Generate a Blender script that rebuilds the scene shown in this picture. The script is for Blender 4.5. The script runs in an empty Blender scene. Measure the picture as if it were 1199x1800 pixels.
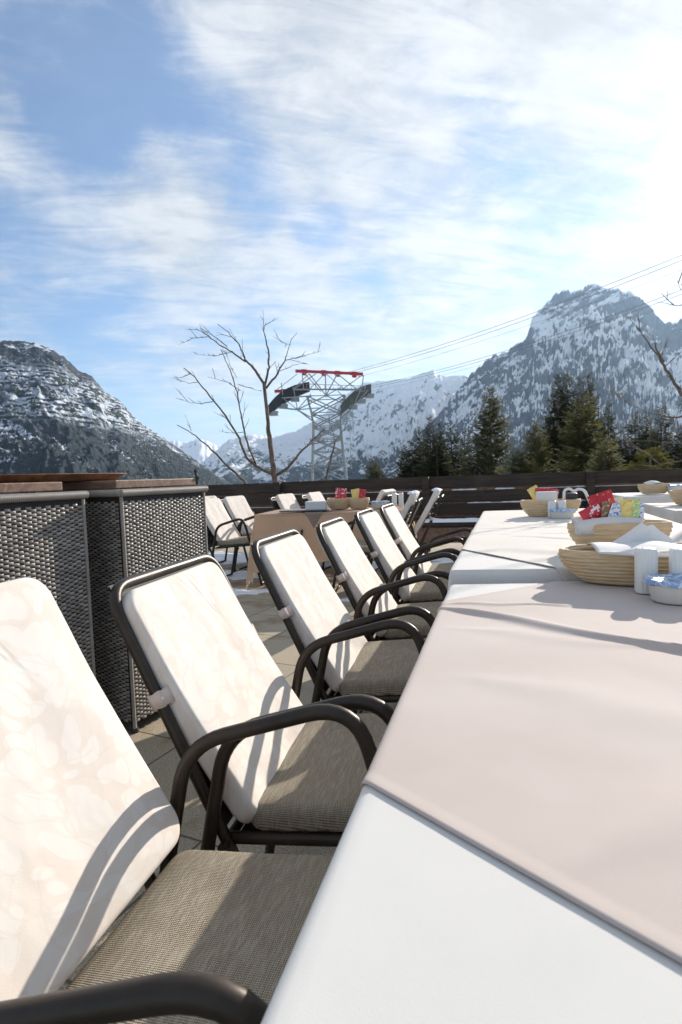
import bpy, bmesh, math, random
import numpy as np
from mathutils import Vector, Matrix
PI = math.pi
rad = math.radians
random.seed(7)
SC = bpy.context.scene
COL = SC.collection

# ------------------------------------------------------------------ camera
EYE = Vector((0, 0, 1.08))
cam = bpy.data.cameras.new('camera')
camo = bpy.data.objects.new('camera', cam)
COL.objects.link(camo)
SC.camera = camo
cam.sensor_fit = 'VERTICAL'
cam.sensor_height = 36
cam.lens = 20.0
cam.clip_start = 0.03
cam.clip_end = 60000
cam.dof.use_dof = True
cam.dof.focus_distance = 2.0
cam.dof.aperture_fstop = 9.5
camo.matrix_world = Matrix(((0.96108950, 0.01786065, 0.27565916, 0),
                            (0.27389305, 0.06811351, -0.95934517, 0),
                            (-0.03591064, 0.99751769, 0.06057127, EYE.z),
                            (0, 0, 0, 1)))
# ------------------------------------------------------------------ sun, sky, exposure
SUN_AZ, SUN_EL = 21.0, 21.5
def azel(az, el):
    a, e = rad(az), rad(el)
    return Vector((math.sin(a) * math.cos(e), math.cos(a) * math.cos(e), math.sin(e)))
def at(az, el, D):
    """point in the direction az/el (degrees) at horizontal distance D from the viewpoint"""
    a = rad(az)
    return Vector((math.sin(a) * D, math.cos(a) * D, EYE.z + math.tan(rad(el)) * D))
SUN = azel(SUN_AZ, SUN_EL)
sl = bpy.data.lights.new('sun', 'SUN')
sl.energy = 4.6
sl.angle = rad(0.55)
sl.color = (1.0, 0.93, 0.83)
so = bpy.data.objects.new('sun', sl)
COL.objects.link(so)
so.rotation_euler = (-SUN).to_track_quat('-Z', 'Y').to_euler()
so.location = SUN * 30
SC.view_settings.view_transform = 'Standard'
SC.view_settings.look = 'None'
SC.view_settings.exposure = 0.80
SC.view_settings.gamma = 1.0

class NT:
    """small helper to write node trees"""
    def __init__(s, tree):
        s.t = tree
        s.n = tree.nodes
        s.l = tree.links
    def node(s, typ, **kw):
        n = s.n.new(typ)
        for k, v in kw.items():
            setattr(n, k, v)
        return n
    def put(s, sock, v):
        if hasattr(v, 'is_output'):
            s.l.new(v, sock)
        else:
            if isinstance(v, (tuple, list)) and len(v) == 3 and sock.type == 'RGBA':
                v = (*v, 1)
            sock.default_value = v
    def math(s, op, a, b=None, c=None, clamp=False):
        n = s.node('ShaderNodeMath', operation=op, use_clamp=clamp)
        s.put(n.inputs[0], a)
        if b is not None: s.put(n.inputs[1], b)
        if c is not None: s.put(n.inputs[2], c)
        return n.outputs[0]
    def vec(s, op, a, b=None):
        n = s.node('ShaderNodeVectorMath', operation=op)
        s.put(n.inputs[0], a)
        if b is not None:
            s.put(n.inputs['Scale'] if op == 'SCALE' else n.inputs[1], b)
        return n.outputs['Value'] if op in ('DOT_PRODUCT', 'LENGTH') else n.outputs[0]
    def mix(s, f, a, b):
        n = s.node('ShaderNodeMix', data_type='RGBA')
        s.put(n.inputs[0], f); s.put(n.inputs[6], a); s.put(n.inputs[7], b)
        return n.outputs[2]
    def noise(s, v, scale, detail=3, rough=0.55, dist=0.0, lac=2.0, w=None):
        n = s.node('ShaderNodeTexNoise')
        if w is not None:
            n.noise_dimensions = '4D'; n.inputs['W'].default_value = w
        if v is not None: s.put(n.inputs['Vector'], v)
        n.inputs['Scale'].default_value = scale
        n.inputs['Detail'].default_value = detail
        n.inputs['Roughness'].default_value = rough
        n.inputs['Lacunarity'].default_value = lac
        n.inputs['Distortion'].default_value = dist
        return n.outputs[0]
    def ramp(s, f, lo, hi, a=0.0, b=1.0, smooth=True):
        n = s.node('ShaderNodeMapRange', interpolation_type='SMOOTHSTEP' if smooth else 'LINEAR')
        s.put(n.inputs[0], f)
        n.inputs[1].default_value = lo; n.inputs[2].default_value = hi
        n.inputs[3].default_value = a; n.inputs[4].default_value = b
        return n.outputs[0]
    def sep(s, v):
        n = s.node('ShaderNodeSeparateXYZ'); s.put(n.inputs[0], v)
        return n.outputs
    def comb(s, x, y, z):
        n = s.node('ShaderNodeCombineXYZ')
        s.put(n.inputs[0], x); s.put(n.inputs[1], y); s.put(n.inputs[2], z)
        return n.outputs[0]
    def obj(s):
        return s.node('ShaderNodeTexCoord').outputs['Object']
    def pos(s):
        return s.node('ShaderNodeNewGeometry').outputs['Position']
    def rnd(s):
        return s.node('ShaderNodeObjectInfo').outputs['Random']

world = bpy.data.worlds.new('World')
SC.world = world
world.use_nodes = True
def build_world():
    T = NT(world.node_tree)
    T.n.clear()
    out = T.node('ShaderNodeOutputWorld')
    sky = T.node('ShaderNodeTexSky', sky_type='NISHITA', sun_disc=False)
    sky.sun_elevation = rad(SUN_EL)
    sky.sun_rotation = rad(SUN_AZ)
    sky.altitude = 1500
    sky.air_density = 1.0
    sky.dust_density = 0.2
    sky.ozone_density = 1.6
    d = T.vec('NORMALIZE', T.node('ShaderNodeTexCoord').outputs['Generated'])
    x, y, z = T.sep(d)
    zz = T.math('ADD', T.math('MAXIMUM', z, 0.0), 0.22)
    px = T.math('DIVIDE', x, zz); py = T.math('DIVIDE', y, zz)
    # streaks run from upper right to lower left of the picture
    ca, sa = math.cos(rad(28)), math.sin(rad(28))
    u = T.math('ADD', T.math('MULTIPLY', px, ca), T.math('MULTIPLY', py, sa))
    v = T.math('SUBTRACT', T.math('MULTIPLY', py, ca), T.math('MULTIPLY', px, sa))
    p = T.comb(u, T.math('MULTIPLY', v, 1.9), 0.0)
    big = T.noise(p, 1.15, 5, 0.52, 0.5, w=3.1)
    p2 = T.comb(T.math('MULTIPLY', u, 1.2), T.math('MULTIPLY', v, 4.0), 0.0)
    fine = T.noise(p2, 3.2, 7, 0.62, 0.9, w=1.7)
    puff = T.noise(T.comb(px, T.math('MULTIPLY', py, 1.0), 0.0), 5.5, 6, 0.6, 0.3, w=5.5)
    cov = T.math('ADD', T.math('MULTIPLY', T.math('SUBTRACT', big, 0.5), 0.9),
                 T.math('MULTIPLY', T.math('SUBTRACT', fine, 0.5), 1.15))
    cov = T.math('ADD', cov, T.math('MULTIPLY', T.math('SUBTRACT', puff, 0.5), 1.1))
    wn = T.node('ShaderNodeTexNoise'); T.put(wn.inputs['Vector'], d); wn.inputs['Scale'].default_value = 3.0; wn.inputs['Detail'].default_value = 6; wn.inputs['Roughness'].default_value = 0.6
    dw = T.vec('NORMALIZE', T.vec('ADD', d, T.vec('SCALE', T.vec('SUBTRACT', wn.outputs['Color'], (0.5, 0.5, 0.5)), 0.22)))
    cov = T.math('ADD', cov, T.ramp(T.vec('DOT_PRODUCT', dw, tuple(azel(8, 27))), math.cos(rad(46)), math.cos(rad(20)), 0.40, 0.74, False))
    def blob(az, el, ain, aout, amp):
        nonlocal cov
        c = azel(az, el)
        dt = T.vec('DOT_PRODUCT', dw, tuple(c))
        m = T.ramp(dt, math.cos(rad(aout)), math.cos(rad(ain)), 0, amp)
        cov = T.math('ADD', cov, m)
    for b in SKY_BLOBS: blob(*b)
    mask = T.ramp(cov, -0.12, 1.0, 0.13, 0.95)
    # near the horizon everything pales
    mask = T.math('MAXIMUM', mask, T.ramp(z, 0.26, 0.02, 0.0, 0.5))
    sd = T.vec('DOT_PRODUCT', d, tuple(SUN))
    sd = T.math('MAXIMUM', sd, 0.0)
    g1 = T.math('POWER', sd, 9.0)
    g2 = T.math('POWER', sd, 230.0)
    bright = T.math('ADD', 0.485, T.math('ADD', T.math('MULTIPLY', g1, 0.03), T.math('MULTIPLY', g2, 0.9)))
    bright = T.math('MULTIPLY', bright, T.ramp(T.math('ADD', T.math('MULTIPLY', fine, 0.5), T.math('MULTIPLY', puff, 0.5)), 0.36, 0.64, 0.80, 1.10))
    cc = T.mix(T.ramp(sd, 0.55, 0.97), (0.95, 0.975, 1.0), (1.0, 0.985, 0.965))
    b1 = T.node('ShaderNodeBackground'); T.put(b1.inputs[0], T.vec('MULTIPLY', sky.outputs[0], (0.74, 0.92, 1.05))); b1.inputs[1].default_value = 0.094
    b2 = T.node('ShaderNodeBackground'); T.put(b2.inputs[0], cc); T.put(b2.inputs[1], bright)
    mx = T.node('ShaderNodeMixShader')
    T.put(mx.inputs[0], mask); T.l.new(b1.outputs[0], mx.inputs[1]); T.l.new(b2.outputs[0], mx.inputs[2])
    T.l.new(mx.outputs[0], out.inputs[0])
# az, el, inner angle, outer angle, amount (clear patches negative, cloud banks positive)
SKY_BLOBS = [(-37, 34, 1, 8, -0.55), (-39.5, 29, 0.5, 5, -0.35), (-33, 31.5, 1, 7, -0.35), (-27, 29, 1, 5, -0.25), (-22.5, 26, 0.5, 4.5, -0.35),
             (-44.5, 22.5, 1, 5, -0.45), (-37, 20.5, 1, 5, -0.22), (-16.5, 23.3, 0.3, 3.2, -0.35), (-13, 18.5, 0.3, 3.5, -0.25), (-22, 16, 1, 6, -0.2), (-44, 26, 1, 4.5, 0.15),
             (-32, 24, 1, 6, 0.2), (-5, 34.5, 0.5, 5, -0.25), (1, 28.5, 1, 6, -0.3), (7, 24, 1, 7, -0.2), (13, 34, 4, 13, 0.45), (-38, 12, 2, 8, -0.22), (14, 18, 2, 8, 0.3)]
build_world()

# ------------------------------------------------------------------ materials
def bsdf(T, color, rough=0.7, metal=0.0, bump=None, bstr=0.3, bdist=0.01, spec=0.5, extra=None):
    T.n.clear()
    return None
def mat(name, fn):
    m = bpy.data.materials.new(name)
    m.use_nodes = True
    T = NT(m.node_tree)
    T.n.clear()
    r = fn(T)
    b = T.node('ShaderNodeBsdfPrincipled')
    T.put(b.inputs['Base Color'], r.get('color', (.5, .5, .5)))
    T.put(b.inputs['Roughness'], r.get('rough', 0.7))
    T.put(b.inputs['Metallic'], r.get('metal', 0.0))
    T.put(b.inputs['Specular IOR Level'], r.get('spec', 0.5))
    if 'sheen' in r: T.put(b.inputs['Sheen Weight'], r['sheen'])
    if 'alpha' in r: T.put(b.inputs['Alpha'], r['alpha'])
    if 'coat' in r: T.put(b.inputs['Coat Weight'], r['coat'])
    if 'bump' in r:
        bn = T.node('ShaderNodeBump')
        bn.inputs['Strength'].default_value = r.get('bstr', 0.4)
        bn.inputs['Distance'].default_value = r.get('bdist', 0.01)
        T.put(bn.inputs['Height'], r['bump'])
        T.l.new(bn.outputs[0], b.inputs['Normal'])
    o = T.node('ShaderNodeOutputMaterial')
    sh = b.outputs[0]
    if 'trans' in r:
        tr = T.node('ShaderNodeBsdfTranslucent')
        T.put(tr.inputs[0], r.get('transcol', r['color']))
        mx = T.node('ShaderNodeMixShader')
        mx.inputs[0].default_value = r['trans']
        T.l.new(sh, mx.inputs[1]); T.l.new(tr.outputs[0], mx.inputs[2])
        sh = mx.outputs[0]
    T.l.new(sh, o.inputs[0])
    return m

def m_cloth(c1, c2, trans=0.12, weave=900, tc=None):
    def f(T):
        o = T.obj()
        n1 = T.noise(o, 2.6, 4, 0.55)
        n2 = T.noise(o, 30, 3, 0.6)
        w = T.noise(o, weave, 1, 0.5)
        f_ = T.math('ADD', T.math('MULTIPLY', T.ramp(n1, 0.35, 0.65), 0.75), T.math('MULTIPLY', n2, 0.25))
        h = T.math('ADD', T.math('MULTIPLY', w, 0.05), T.math('ADD', T.math('MULTIPLY', T.noise(o, 4, 2, 0.4, 0.3), 1.3), T.math('MULTIPLY', n2, 0.03)))
        return dict(color=T.mix(f_, c1, c2), rough=0.85, spec=0.25, sheen=0.15, bump=h, bstr=0.24, bdist=0.012, trans=trans, transcol=tc or c2)
    return f
MT = {}
MT['white_cloth'] = mat('white_cloth', m_cloth((0.71, 0.69, 0.655), (0.75, 0.73, 0.695)))
MT['pink_cloth'] = mat('pink_cloth', m_cloth((0.58, 0.485, 0.43), (0.635, 0.55, 0.50)))
MT['cream_cloth'] = mat('cream_cloth', m_cloth((0.70, 0.64, 0.575), (0.74, 0.69, 0.63)))
MT['peach_cloth'] = mat('peach_cloth', m_cloth((0.80, 0.61, 0.46), (0.82, 0.66, 0.52), trans=0.62, tc=(0.95, 0.72, 0.50)))
MT['brown_overlay'] = mat('brown_overlay', m_cloth((0.30, 0.22, 0.17), (0.36, 0.27, 0.22)))

def f_tube(T):
    o = T.obj()
    n = T.noise(o, 14, 4, 0.6)
    s = T.noise(o, 260, 2, 0.5)
    return dict(color=T.mix(T.ramp(n, 0.35, 0.7), (0.032, 0.024, 0.018), (0.052, 0.039, 0.030)), rough=T.ramp(n, 0.3, 0.7, 0.34, 0.5),
                metal=0.5, bump=s, bstr=0.05, bdist=0.002)
MT['bronze_tube'] = mat('bronze_tube', f_tube)
def f_black(T):
    n = T.noise(T.obj(), 30, 3)
    return dict(color=T.mix(n, (0.012, 0.012, 0.013), (0.03, 0.03, 0.03)), rough=0.5)
MT['black_plastic'] = mat('black_plastic', f_black)
def f_mesh(T):
    o = T.obj(); x, y, z = T.sep(o)
    w = T.math('ADD', T.math('SINE', T.math('MULTIPLY', y, 1400)), T.math('SINE', T.math('MULTIPLY', z, 1400)))
    return dict(color=(0.035, 0.032, 0.028), rough=0.7, bump=w, bstr=0.3, bdist=0.001)
MT['sling'] = mat('sling_fabric', f_mesh)
def f_leaf_fabric(T):
    o = T.obj()
    r = T.rnd()
    off = T.comb(T.math('MULTIPLY', r, 7.3), T.math('MULTIPLY', r, 3.1), 0.0)
    oo = T.vec('ADD', o, off)
    wob = T.node('ShaderNodeTexNoise'); T.put(wob.inputs['Vector'], oo); wob.inputs['Scale'].default_value = 5.0
    ww = T.vec('ADD', oo, T.vec('SCALE', T.vec('SUBTRACT', wob.outputs['Color'], (0.5, 0.5, 0.5)), 0.16))
    mp = T.node('ShaderNodeMapping'); T.put(mp.inputs[0], ww); mp.inputs['Rotation'].default_value = (0.5, 0.3, 0.7); mp.inputs['Scale'].default_value = (2.3, 1.1, 0.62)
    vo = T.node('ShaderNodeTexVoronoi', feature='F1'); T.put(vo.inputs['Vector'], mp.outputs[0]); vo.inputs['Scale'].default_value = 21
    leaf = T.ramp(vo.outputs['Distance'], 0.52, 0.46)
    vn = T.node('ShaderNodeTexVoronoi', feature='DISTANCE_TO_EDGE'); T.put(vn.inputs['Vector'], mp.outputs[0]); vn.inputs['Scale'].default_value = 12
    vein = T.ramp(vn.outputs['Distance'], 0.03, 0.0)
    tone = T.ramp(T.noise(oo, 9, 2, 0.5), 0.42, 0.52)
    base = T.mix(tone, (0.715, 0.635, 0.565), (0.74, 0.675, 0.61))
    c = T.mix(T.math('MULTIPLY', leaf, 0.75), base, (0.765, 0.72, 0.67))
    c = T.mix(T.math('MULTIPLY', vein, 0.3), c, (0.68, 0.55, 0.45))
    cr = T.noise(T.vec('MULTIPLY', oo, (1, 1, 0.5)), 7, 3, 0.5, 0.4)
    wv = T.noise(oo, 700, 1)
    h = T.math('ADD', T.math('MULTIPLY', cr, 1.0), T.math('MULTIPLY', wv, 0.05))
    # puckers in the cover just below its upper edge
    lx, ly, lz = T.sep(o)
    for y0, k, w_, am in ((0.03, 0.5, 0.0045, 0.5), (0.055, 0.35, 0.0035, 0.35), (-0.06, -0.2, 0.005, 0.25), (0.0, 0.9, 0.004, 0.25)):
        dd = T.math('ABSOLUTE', T.math('SUBTRACT', T.math('ADD', T.math('SUBTRACT', ly, y0), T.math('MULTIPLY', r, 0.03)), T.math('MULTIPLY', T.math('SUBTRACT', 0.85, lz), k)))
        cz = T.math('MULTIPLY', T.ramp(lz, 0.70, 0.80), T.ramp(lz, 0.845, 0.88, 1, 0))
        h = T.math('SUBTRACT', h, T.math('MULTIPLY', T.math('MULTIPLY', T.ramp(dd, 0.0, w_ * 2.4, 1, 0), cz), am * 0.55))
    return dict(color=c, rough=0.85, spec=0.2, bump=h, bstr=0.35, bdist=0.012, trans=0.06, transcol=(0.7, 0.55, 0.45))
MT['leaf_fabric'] = mat('leaf_fabric', f_leaf_fabric)
def f_seat(T):
    o = T.obj(); x, y, z = T.sep(o)
    K = 2 * PI / 0.0062
    a = T.math('MULTIPLY', T.math('ADD', x, T.math('MULTIPLY', z, 0.6)), K)
    b = T.math('MULTIPLY', T.math('ADD', y, T.math('MULTIPLY', z, 0.6)), K)
    j = T.math('MULTIPLY', T.noise(o, 160, 2), 3.0)
    w = T.math('MULTIPLY', T.math('SINE', T.math('ADD', T.math('ADD', a, b), j)), T.math('SINE', T.math('ADD', T.math('SUBTRACT', a, b), j)))
    w2 = T.ramp(w, -0.7, 0.8)
    n = T.noise(o, 8, 3)
    lin = T.noise(T.vec('MULTIPLY', o, (300, 25, 60)), 1.0, 2)
    c = T.mix(w2, (0.115, 0.092, 0.066), (0.55, 0.47, 0.355))
    c = T.mix(T.math('MULTIPLY', T.ramp(lin, 0.4, 0.7), 0.35), c, (0.58, 0.54, 0.45))
    c = T.mix(T.math('MULTIPLY', T.ramp(n, 0.4, 0.7), 0.15), c, (0.12, 0.10, 0.08))
    return dict(color=c, rough=0.9, spec=0.15, bump=T.math('ADD', w, T.math('MULTIPLY', T.noise(o, 6, 3), 3.0)), bstr=0.6, bdist=0.0022)
MT['seat_fabric'] = mat('seat_fabric', f_seat)
def f_wick(T):
    o = T.obj()
    n = T.math('ADD', T.math('MULTIPLY', T.noise(o, 9, 4, 0.65), 0.6), T.math('MULTIPLY', T.node('ShaderNodeNewGeometry').outputs['Random Per Island'], 0.4)); n2 = T.noise(T.vec('MULTIPLY', o, (1, 1, 12)), 120, 2)
    return dict(color=T.mix(T.ramp(n, 0.3, 0.7), (0.20, 0.17, 0.145), (0.36, 0.315, 0.27)), rough=T.ramp(n2, 0.3, 0.7, 0.38, 0.55), spec=0.6, bump=n2, bstr=0.2, bdist=0.001)
MT['wicker'] = mat('wicker_strand', f_wick)
MT['wicker_dark'] = mat('wicker_dark', lambda T: dict(color=T.mix(T.noise(T.obj(), 50), (0.015, 0.012, 0.010), (0.03, 0.024, 0.02)), rough=0.7))
def f_wood(c1, c2, sc=1.0, rough=0.55):
    def f(T):
        o = T.obj()
        g = T.noise(T.vec('MULTIPLY', o, (28 * sc, 2.2 * sc, 28 * sc)), 1.0, 5, 0.6, 0.8)
        b = T.noise(o, 3 * sc, 3)
        c = T.mix(T.ramp(g, 0.35, 0.66), c1, c2)
        c = T.mix(T.math('MULTIPLY', T.ramp(b, 0.45, 0.7), 0.4), c, tuple(k * 0.6 for k in c1))
        return dict(color=c, rough=rough, bump=g, bstr=0.3, bdist=0.003)
    return f
MT['teak'] = mat('teak', f_wood((0.15, 0.078, 0.048), (0.27, 0.165, 0.105)))
MT['tray_wood'] = mat('tray_wood', f_wood((0.20, 0.085, 0.04), (0.32, 0.16, 0.09)))
def f_fence(T):
    o = T.obj()
    g = T.noise(T.vec('MULTIPLY', o, (1.6, 20, 26)), 1.0, 5, 0.6, 0.6)
    k = T.noise(o, 2.2, 4)
    c = T.mix(T.ramp(g, 0.35, 0.66), (0.022, 0.013, 0.009), (0.055, 0.034, 0.022))
    c = T.mix(T.math('MULTIPLY', T.ramp(k, 0.5, 0.72), 0.5), c, (0.075, 0.055, 0.04))
    return dict(color=c, rough=0.75, bump=g, bstr=0.5, bdist=0.004)
MT['fence_wood'] = mat('fence_wood', f_fence)
def f_snow(T):
    o = T.pos()
    n = T.noise(o, 12, 5, 0.6)
    return dict(color=(0.84, 0.86, 0.88), rough=0.55, bump=n, bstr=0.5, bdist=0.03)
MT['snow'] = mat('snow_white', f_snow)
def f_floor(T):
    o = T.pos()
    rr = rad(9.75)
    x, y, z = T.sep(o)
    X = T.math('SUBTRACT', T.math('MULTIPLY', x, math.cos(rr)), T.math('MULTIPLY', y, math.sin(rr)))
    Y = T.math('ADD', T.math('MULTIPLY', x, math.sin(rr)), T.math('MULTIPLY', y, math.cos(rr)))
    S = 0.5
    def joint(v, off):
        fr = T.math('FRACT', T.math('DIVIDE', T.math('ADD', v, off), S))
        e = T.math('MINIMUM', fr, T.math('SUBTRACT', 1.0, fr))
        return e
    e = T.math('MINIMUM', joint(X, 0.13), joint(Y, 0.21))
    j = T.ramp(e, 0.004, 0.012, 1, 0)
    cellv = T.comb(T.math('FLOOR', T.math('DIVIDE', T.math('ADD', X, 0.13), S)), T.math('FLOOR', T.math('DIVIDE', T.math('ADD', Y, 0.21), S)), 0.0)
    wn = T.node('ShaderNodeTexWhiteNoise', noise_dimensions='3D'); T.put(wn.inputs[0], cellv)
    agg = T.noise(o, 170, 3, 0.7)
    vo = T.node('ShaderNodeTexVoronoi'); T.put(vo.inputs['Vector'], o); vo.inputs['Scale'].default_value = 260
    st = T.noise(o, 3.2, 5, 0.6)
    c = T.mix(T.ramp(agg, 0.35, 0.65), (0.26, 0.20, 0.13), (0.56, 0.48, 0.35))
    c = T.mix(T.math('MULTIPLY', T.ramp(vo.outputs['Distance'], 0.25, 0.1), 0.5), c, (0.12, 0.085, 0.05))
    c = T.mix(T.math('MULTIPLY', wn.outputs[0], 0.25), c, (0.26, 0.23, 0.19))
    c = T.mix(T.math('MULTIPLY', T.ramp(st, 0.5, 0.68), 0.6), c, (0.20, 0.12, 0.05))
    c = T.mix(T.math('MULTIPLY', j, 0.85), c, (0.06, 0.05, 0.04))
    h = T.math('SUBTRACT', T.math('MULTIPLY', agg, 0.4), j)
    return dict(color=c, rough=T.ramp(st, 0.35, 0.6, 0.55, 0.85), bump=h, bstr=0.6, bdist=0.004)
MT['paving'] = mat('terrace_paving', f_floor)
def f_straw(T):
    o = T.obj(); x, y, z = T.sep(o)
    fib = T.noise(T.vec('MULTIPLY', o, (18, 18, 420)), 1.0, 3, 0.6)
    b = T.noise(o, 9, 3)
    st = T.math('SINE', T.math('MULTIPLY', T.node('ShaderNodeNewGeometry').outputs['Random Per Island'], 1.0))
    c = T.mix(T.ramp(fib, 0.3, 0.7), (0.50, 0.34, 0.18), (0.70, 0.55, 0.36))
    c = T.mix(T.math('MULTIPLY', T.ramp(b, 0.45, 0.7), 0.45), c, (0.60, 0.38, 0.18))
    return dict(color=c, rough=0.65, bump=fib, bstr=0.5, bdist=0.003)
MT['straw'] = mat('straw_coil', f_straw)
def plain(name, c, rough=0.5, var=0.12, **k):
    def f(T):
        n = T.noise(T.obj(), 25, 3)
        d = dict(color=T.mix(n, tuple(v * (1 - var) for v in c), tuple(min(1, v * (1 + var)) for v in c)), rough=rough)
        d.update(k)
        return d
    MT[name] = mat(name, f)
plain('ceramic', (0.80, 0.78, 0.74), 0.3, 0.03)
plain('strap_fabric', (0.62, 0.50, 0.43), 0.85, 0.1)
plain('paper', (0.80, 0.79, 0.78), 0.85, 0.03, trans=0.15, transcol=(0.8, 0.8, 0.8))
plain('tub_plastic', (0.66, 0.63, 0.58), 0.45, 0.04)
def f_foil(T):
    o = T.obj()
    n = T.noise(o, 55, 4, 0.6, 0.8)
    return dict(color=T.mix(T.ramp(n, 0.42, 0.62), (0.22, 0.36, 0.62), (0.66, 0.74, 0.84)), rough=0.3, metal=0.25, bump=n, bstr=0.6, bdist=0.004)
MT['blue_foil'] = mat('blue_foil', f_foil)
plain('chrome', (0.6, 0.6, 0.62), 0.25, 0.1, metal=1.0)
plain('galvanised', (0.27, 0.29, 0.30), 0.55, 0.25, metal=0.2)
plain('shoe_grey', (0.06, 0.065, 0.06), 0.6, 0.3)
plain('red_paint', (0.50, 0.025, 0.04), 0.5, 0.15)
plain('shoe_black', (0.025, 0.03, 0.035), 0.6, 0.3)
plain('menu_black', (0.03, 0.035, 0.045), 0.35, 0.2)
plain('table_metal', (0.045, 0.042, 0.04), 0.45, 0.2, metal=0.4)
def f_packet(c, c2, c3, sc=60):
    def f(T):
        o = T.obj()
        n = T.noise(o, sc, 2, 0.5)
        n2 = T.noise(o, sc * 1.7, 2, 0.5, w=2.0)
        k = T.mix(T.ramp(n, 0.56, 0.60), c, c2)
        k = T.mix(T.ramp(n2, 0.60, 0.64), k, c3)
        return dict(color=k, rough=0.3, bump=T.noise(o, 40, 3, 0.6, 1.0), bstr=0.5, bdist=0.004)
    return f
MT['pk_red'] = mat('packet_red', f_packet((0.55, 0.02, 0.035), (0.45, 0.02, 0.03), (0.70, 0.35, 0.2), 45))
MT['pk_redwhite'] = mat('packet_red_white', f_packet((0.55, 0.03, 0.05), (0.8, 0.75, 0.75), (0.6, 0.05, 0.06), 50))
MT['pk_blue'] = mat('packet_blue', f_packet((0.75, 0.78, 0.82), (0.06, 0.16, 0.5), (0.1, 0.25, 0.6), 110))
MT['pk_yellow'] = mat('packet_yellow', f_packet((0.80, 0.66, 0.22), (0.8, 0.45, 0.08), (0.85, 0.8, 0.5), 70))
MT['pk_green'] = mat('packet_green', f_packet((0.45, 0.62, 0.25), (0.75, 0.8, 0.5), (0.2, 0.4, 0.12), 90))
MT['pk_brown'] = mat('packet_brown', f_packet((0.22, 0.13, 0.06), (0.5, 0.4, 0.25), (0.08, 0.05, 0.03), 90))
MT['pk_cream'] = mat('packet_cream', f_packet((0.75, 0.68, 0.50), (0.78, 0.72, 0.6), (0.6, 0.45, 0.3), 60))

# ------------------------------------------------------------------ object helpers
def mesh(name, verts, faces, m, parent=None, smooth=False):
    me = bpy.data.meshes.new(name)
    if isinstance(verts, np.ndarray):
        f = np.asarray(faces, dtype=np.int32)
        k = f.shape[1]
        me.vertices.add(len(verts)); me.vertices.foreach_set('co', verts.astype(np.float32).ravel())
        me.loops.add(f.size); me.loops.foreach_set('vertex_index', f.ravel())
        me.polygons.add(len(f)); me.polygons.foreach_set('loop_start', np.arange(0, f.size, k, dtype=np.int32))
        me.polygons.foreach_set('loop_total', np.full(len(f), k, dtype=np.int32))
        me.update(calc_edges=True); me.validate()
    else:
        me.from_pydata([tuple(v) for v in verts], [], faces)
    if smooth:
        me.polygons.foreach_set('use_smooth', [True] * len(me.polygons))
    for mm in (m if isinstance(m, (list, tuple)) else [m]):
        me.materials.append(mm)
    o = bpy.data.objects.new(name, me)
    COL.objects.link(o)
    if parent: o.parent = parent
    return o
def tag(o, label=None, cat=None, group=None, kind=None):
    if label: o['label'] = label
    if cat: o['category'] = cat
    if group: o['group'] = group
    if kind: o['kind'] = kind
    return o
def empty(name, loc=(0, 0, 0), rz=0.0, label=None, cat=None, group=None):
    o = bpy.data.objects.new(name, None)
    o.empty_display_size = 0.1
    COL.objects.link(o)
    o.location = loc; o.rotation_euler = (0, 0, rz)
    return tag(o, label, cat, group)
def copy_tree(o, parent=None):
    c = o.copy(); COL.objects.link(c)
    if parent: c.parent = parent
    for ch in [k for k in bpy.data.objects if k.parent == o]:
        copy_tree(ch, c)
    return c

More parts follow.
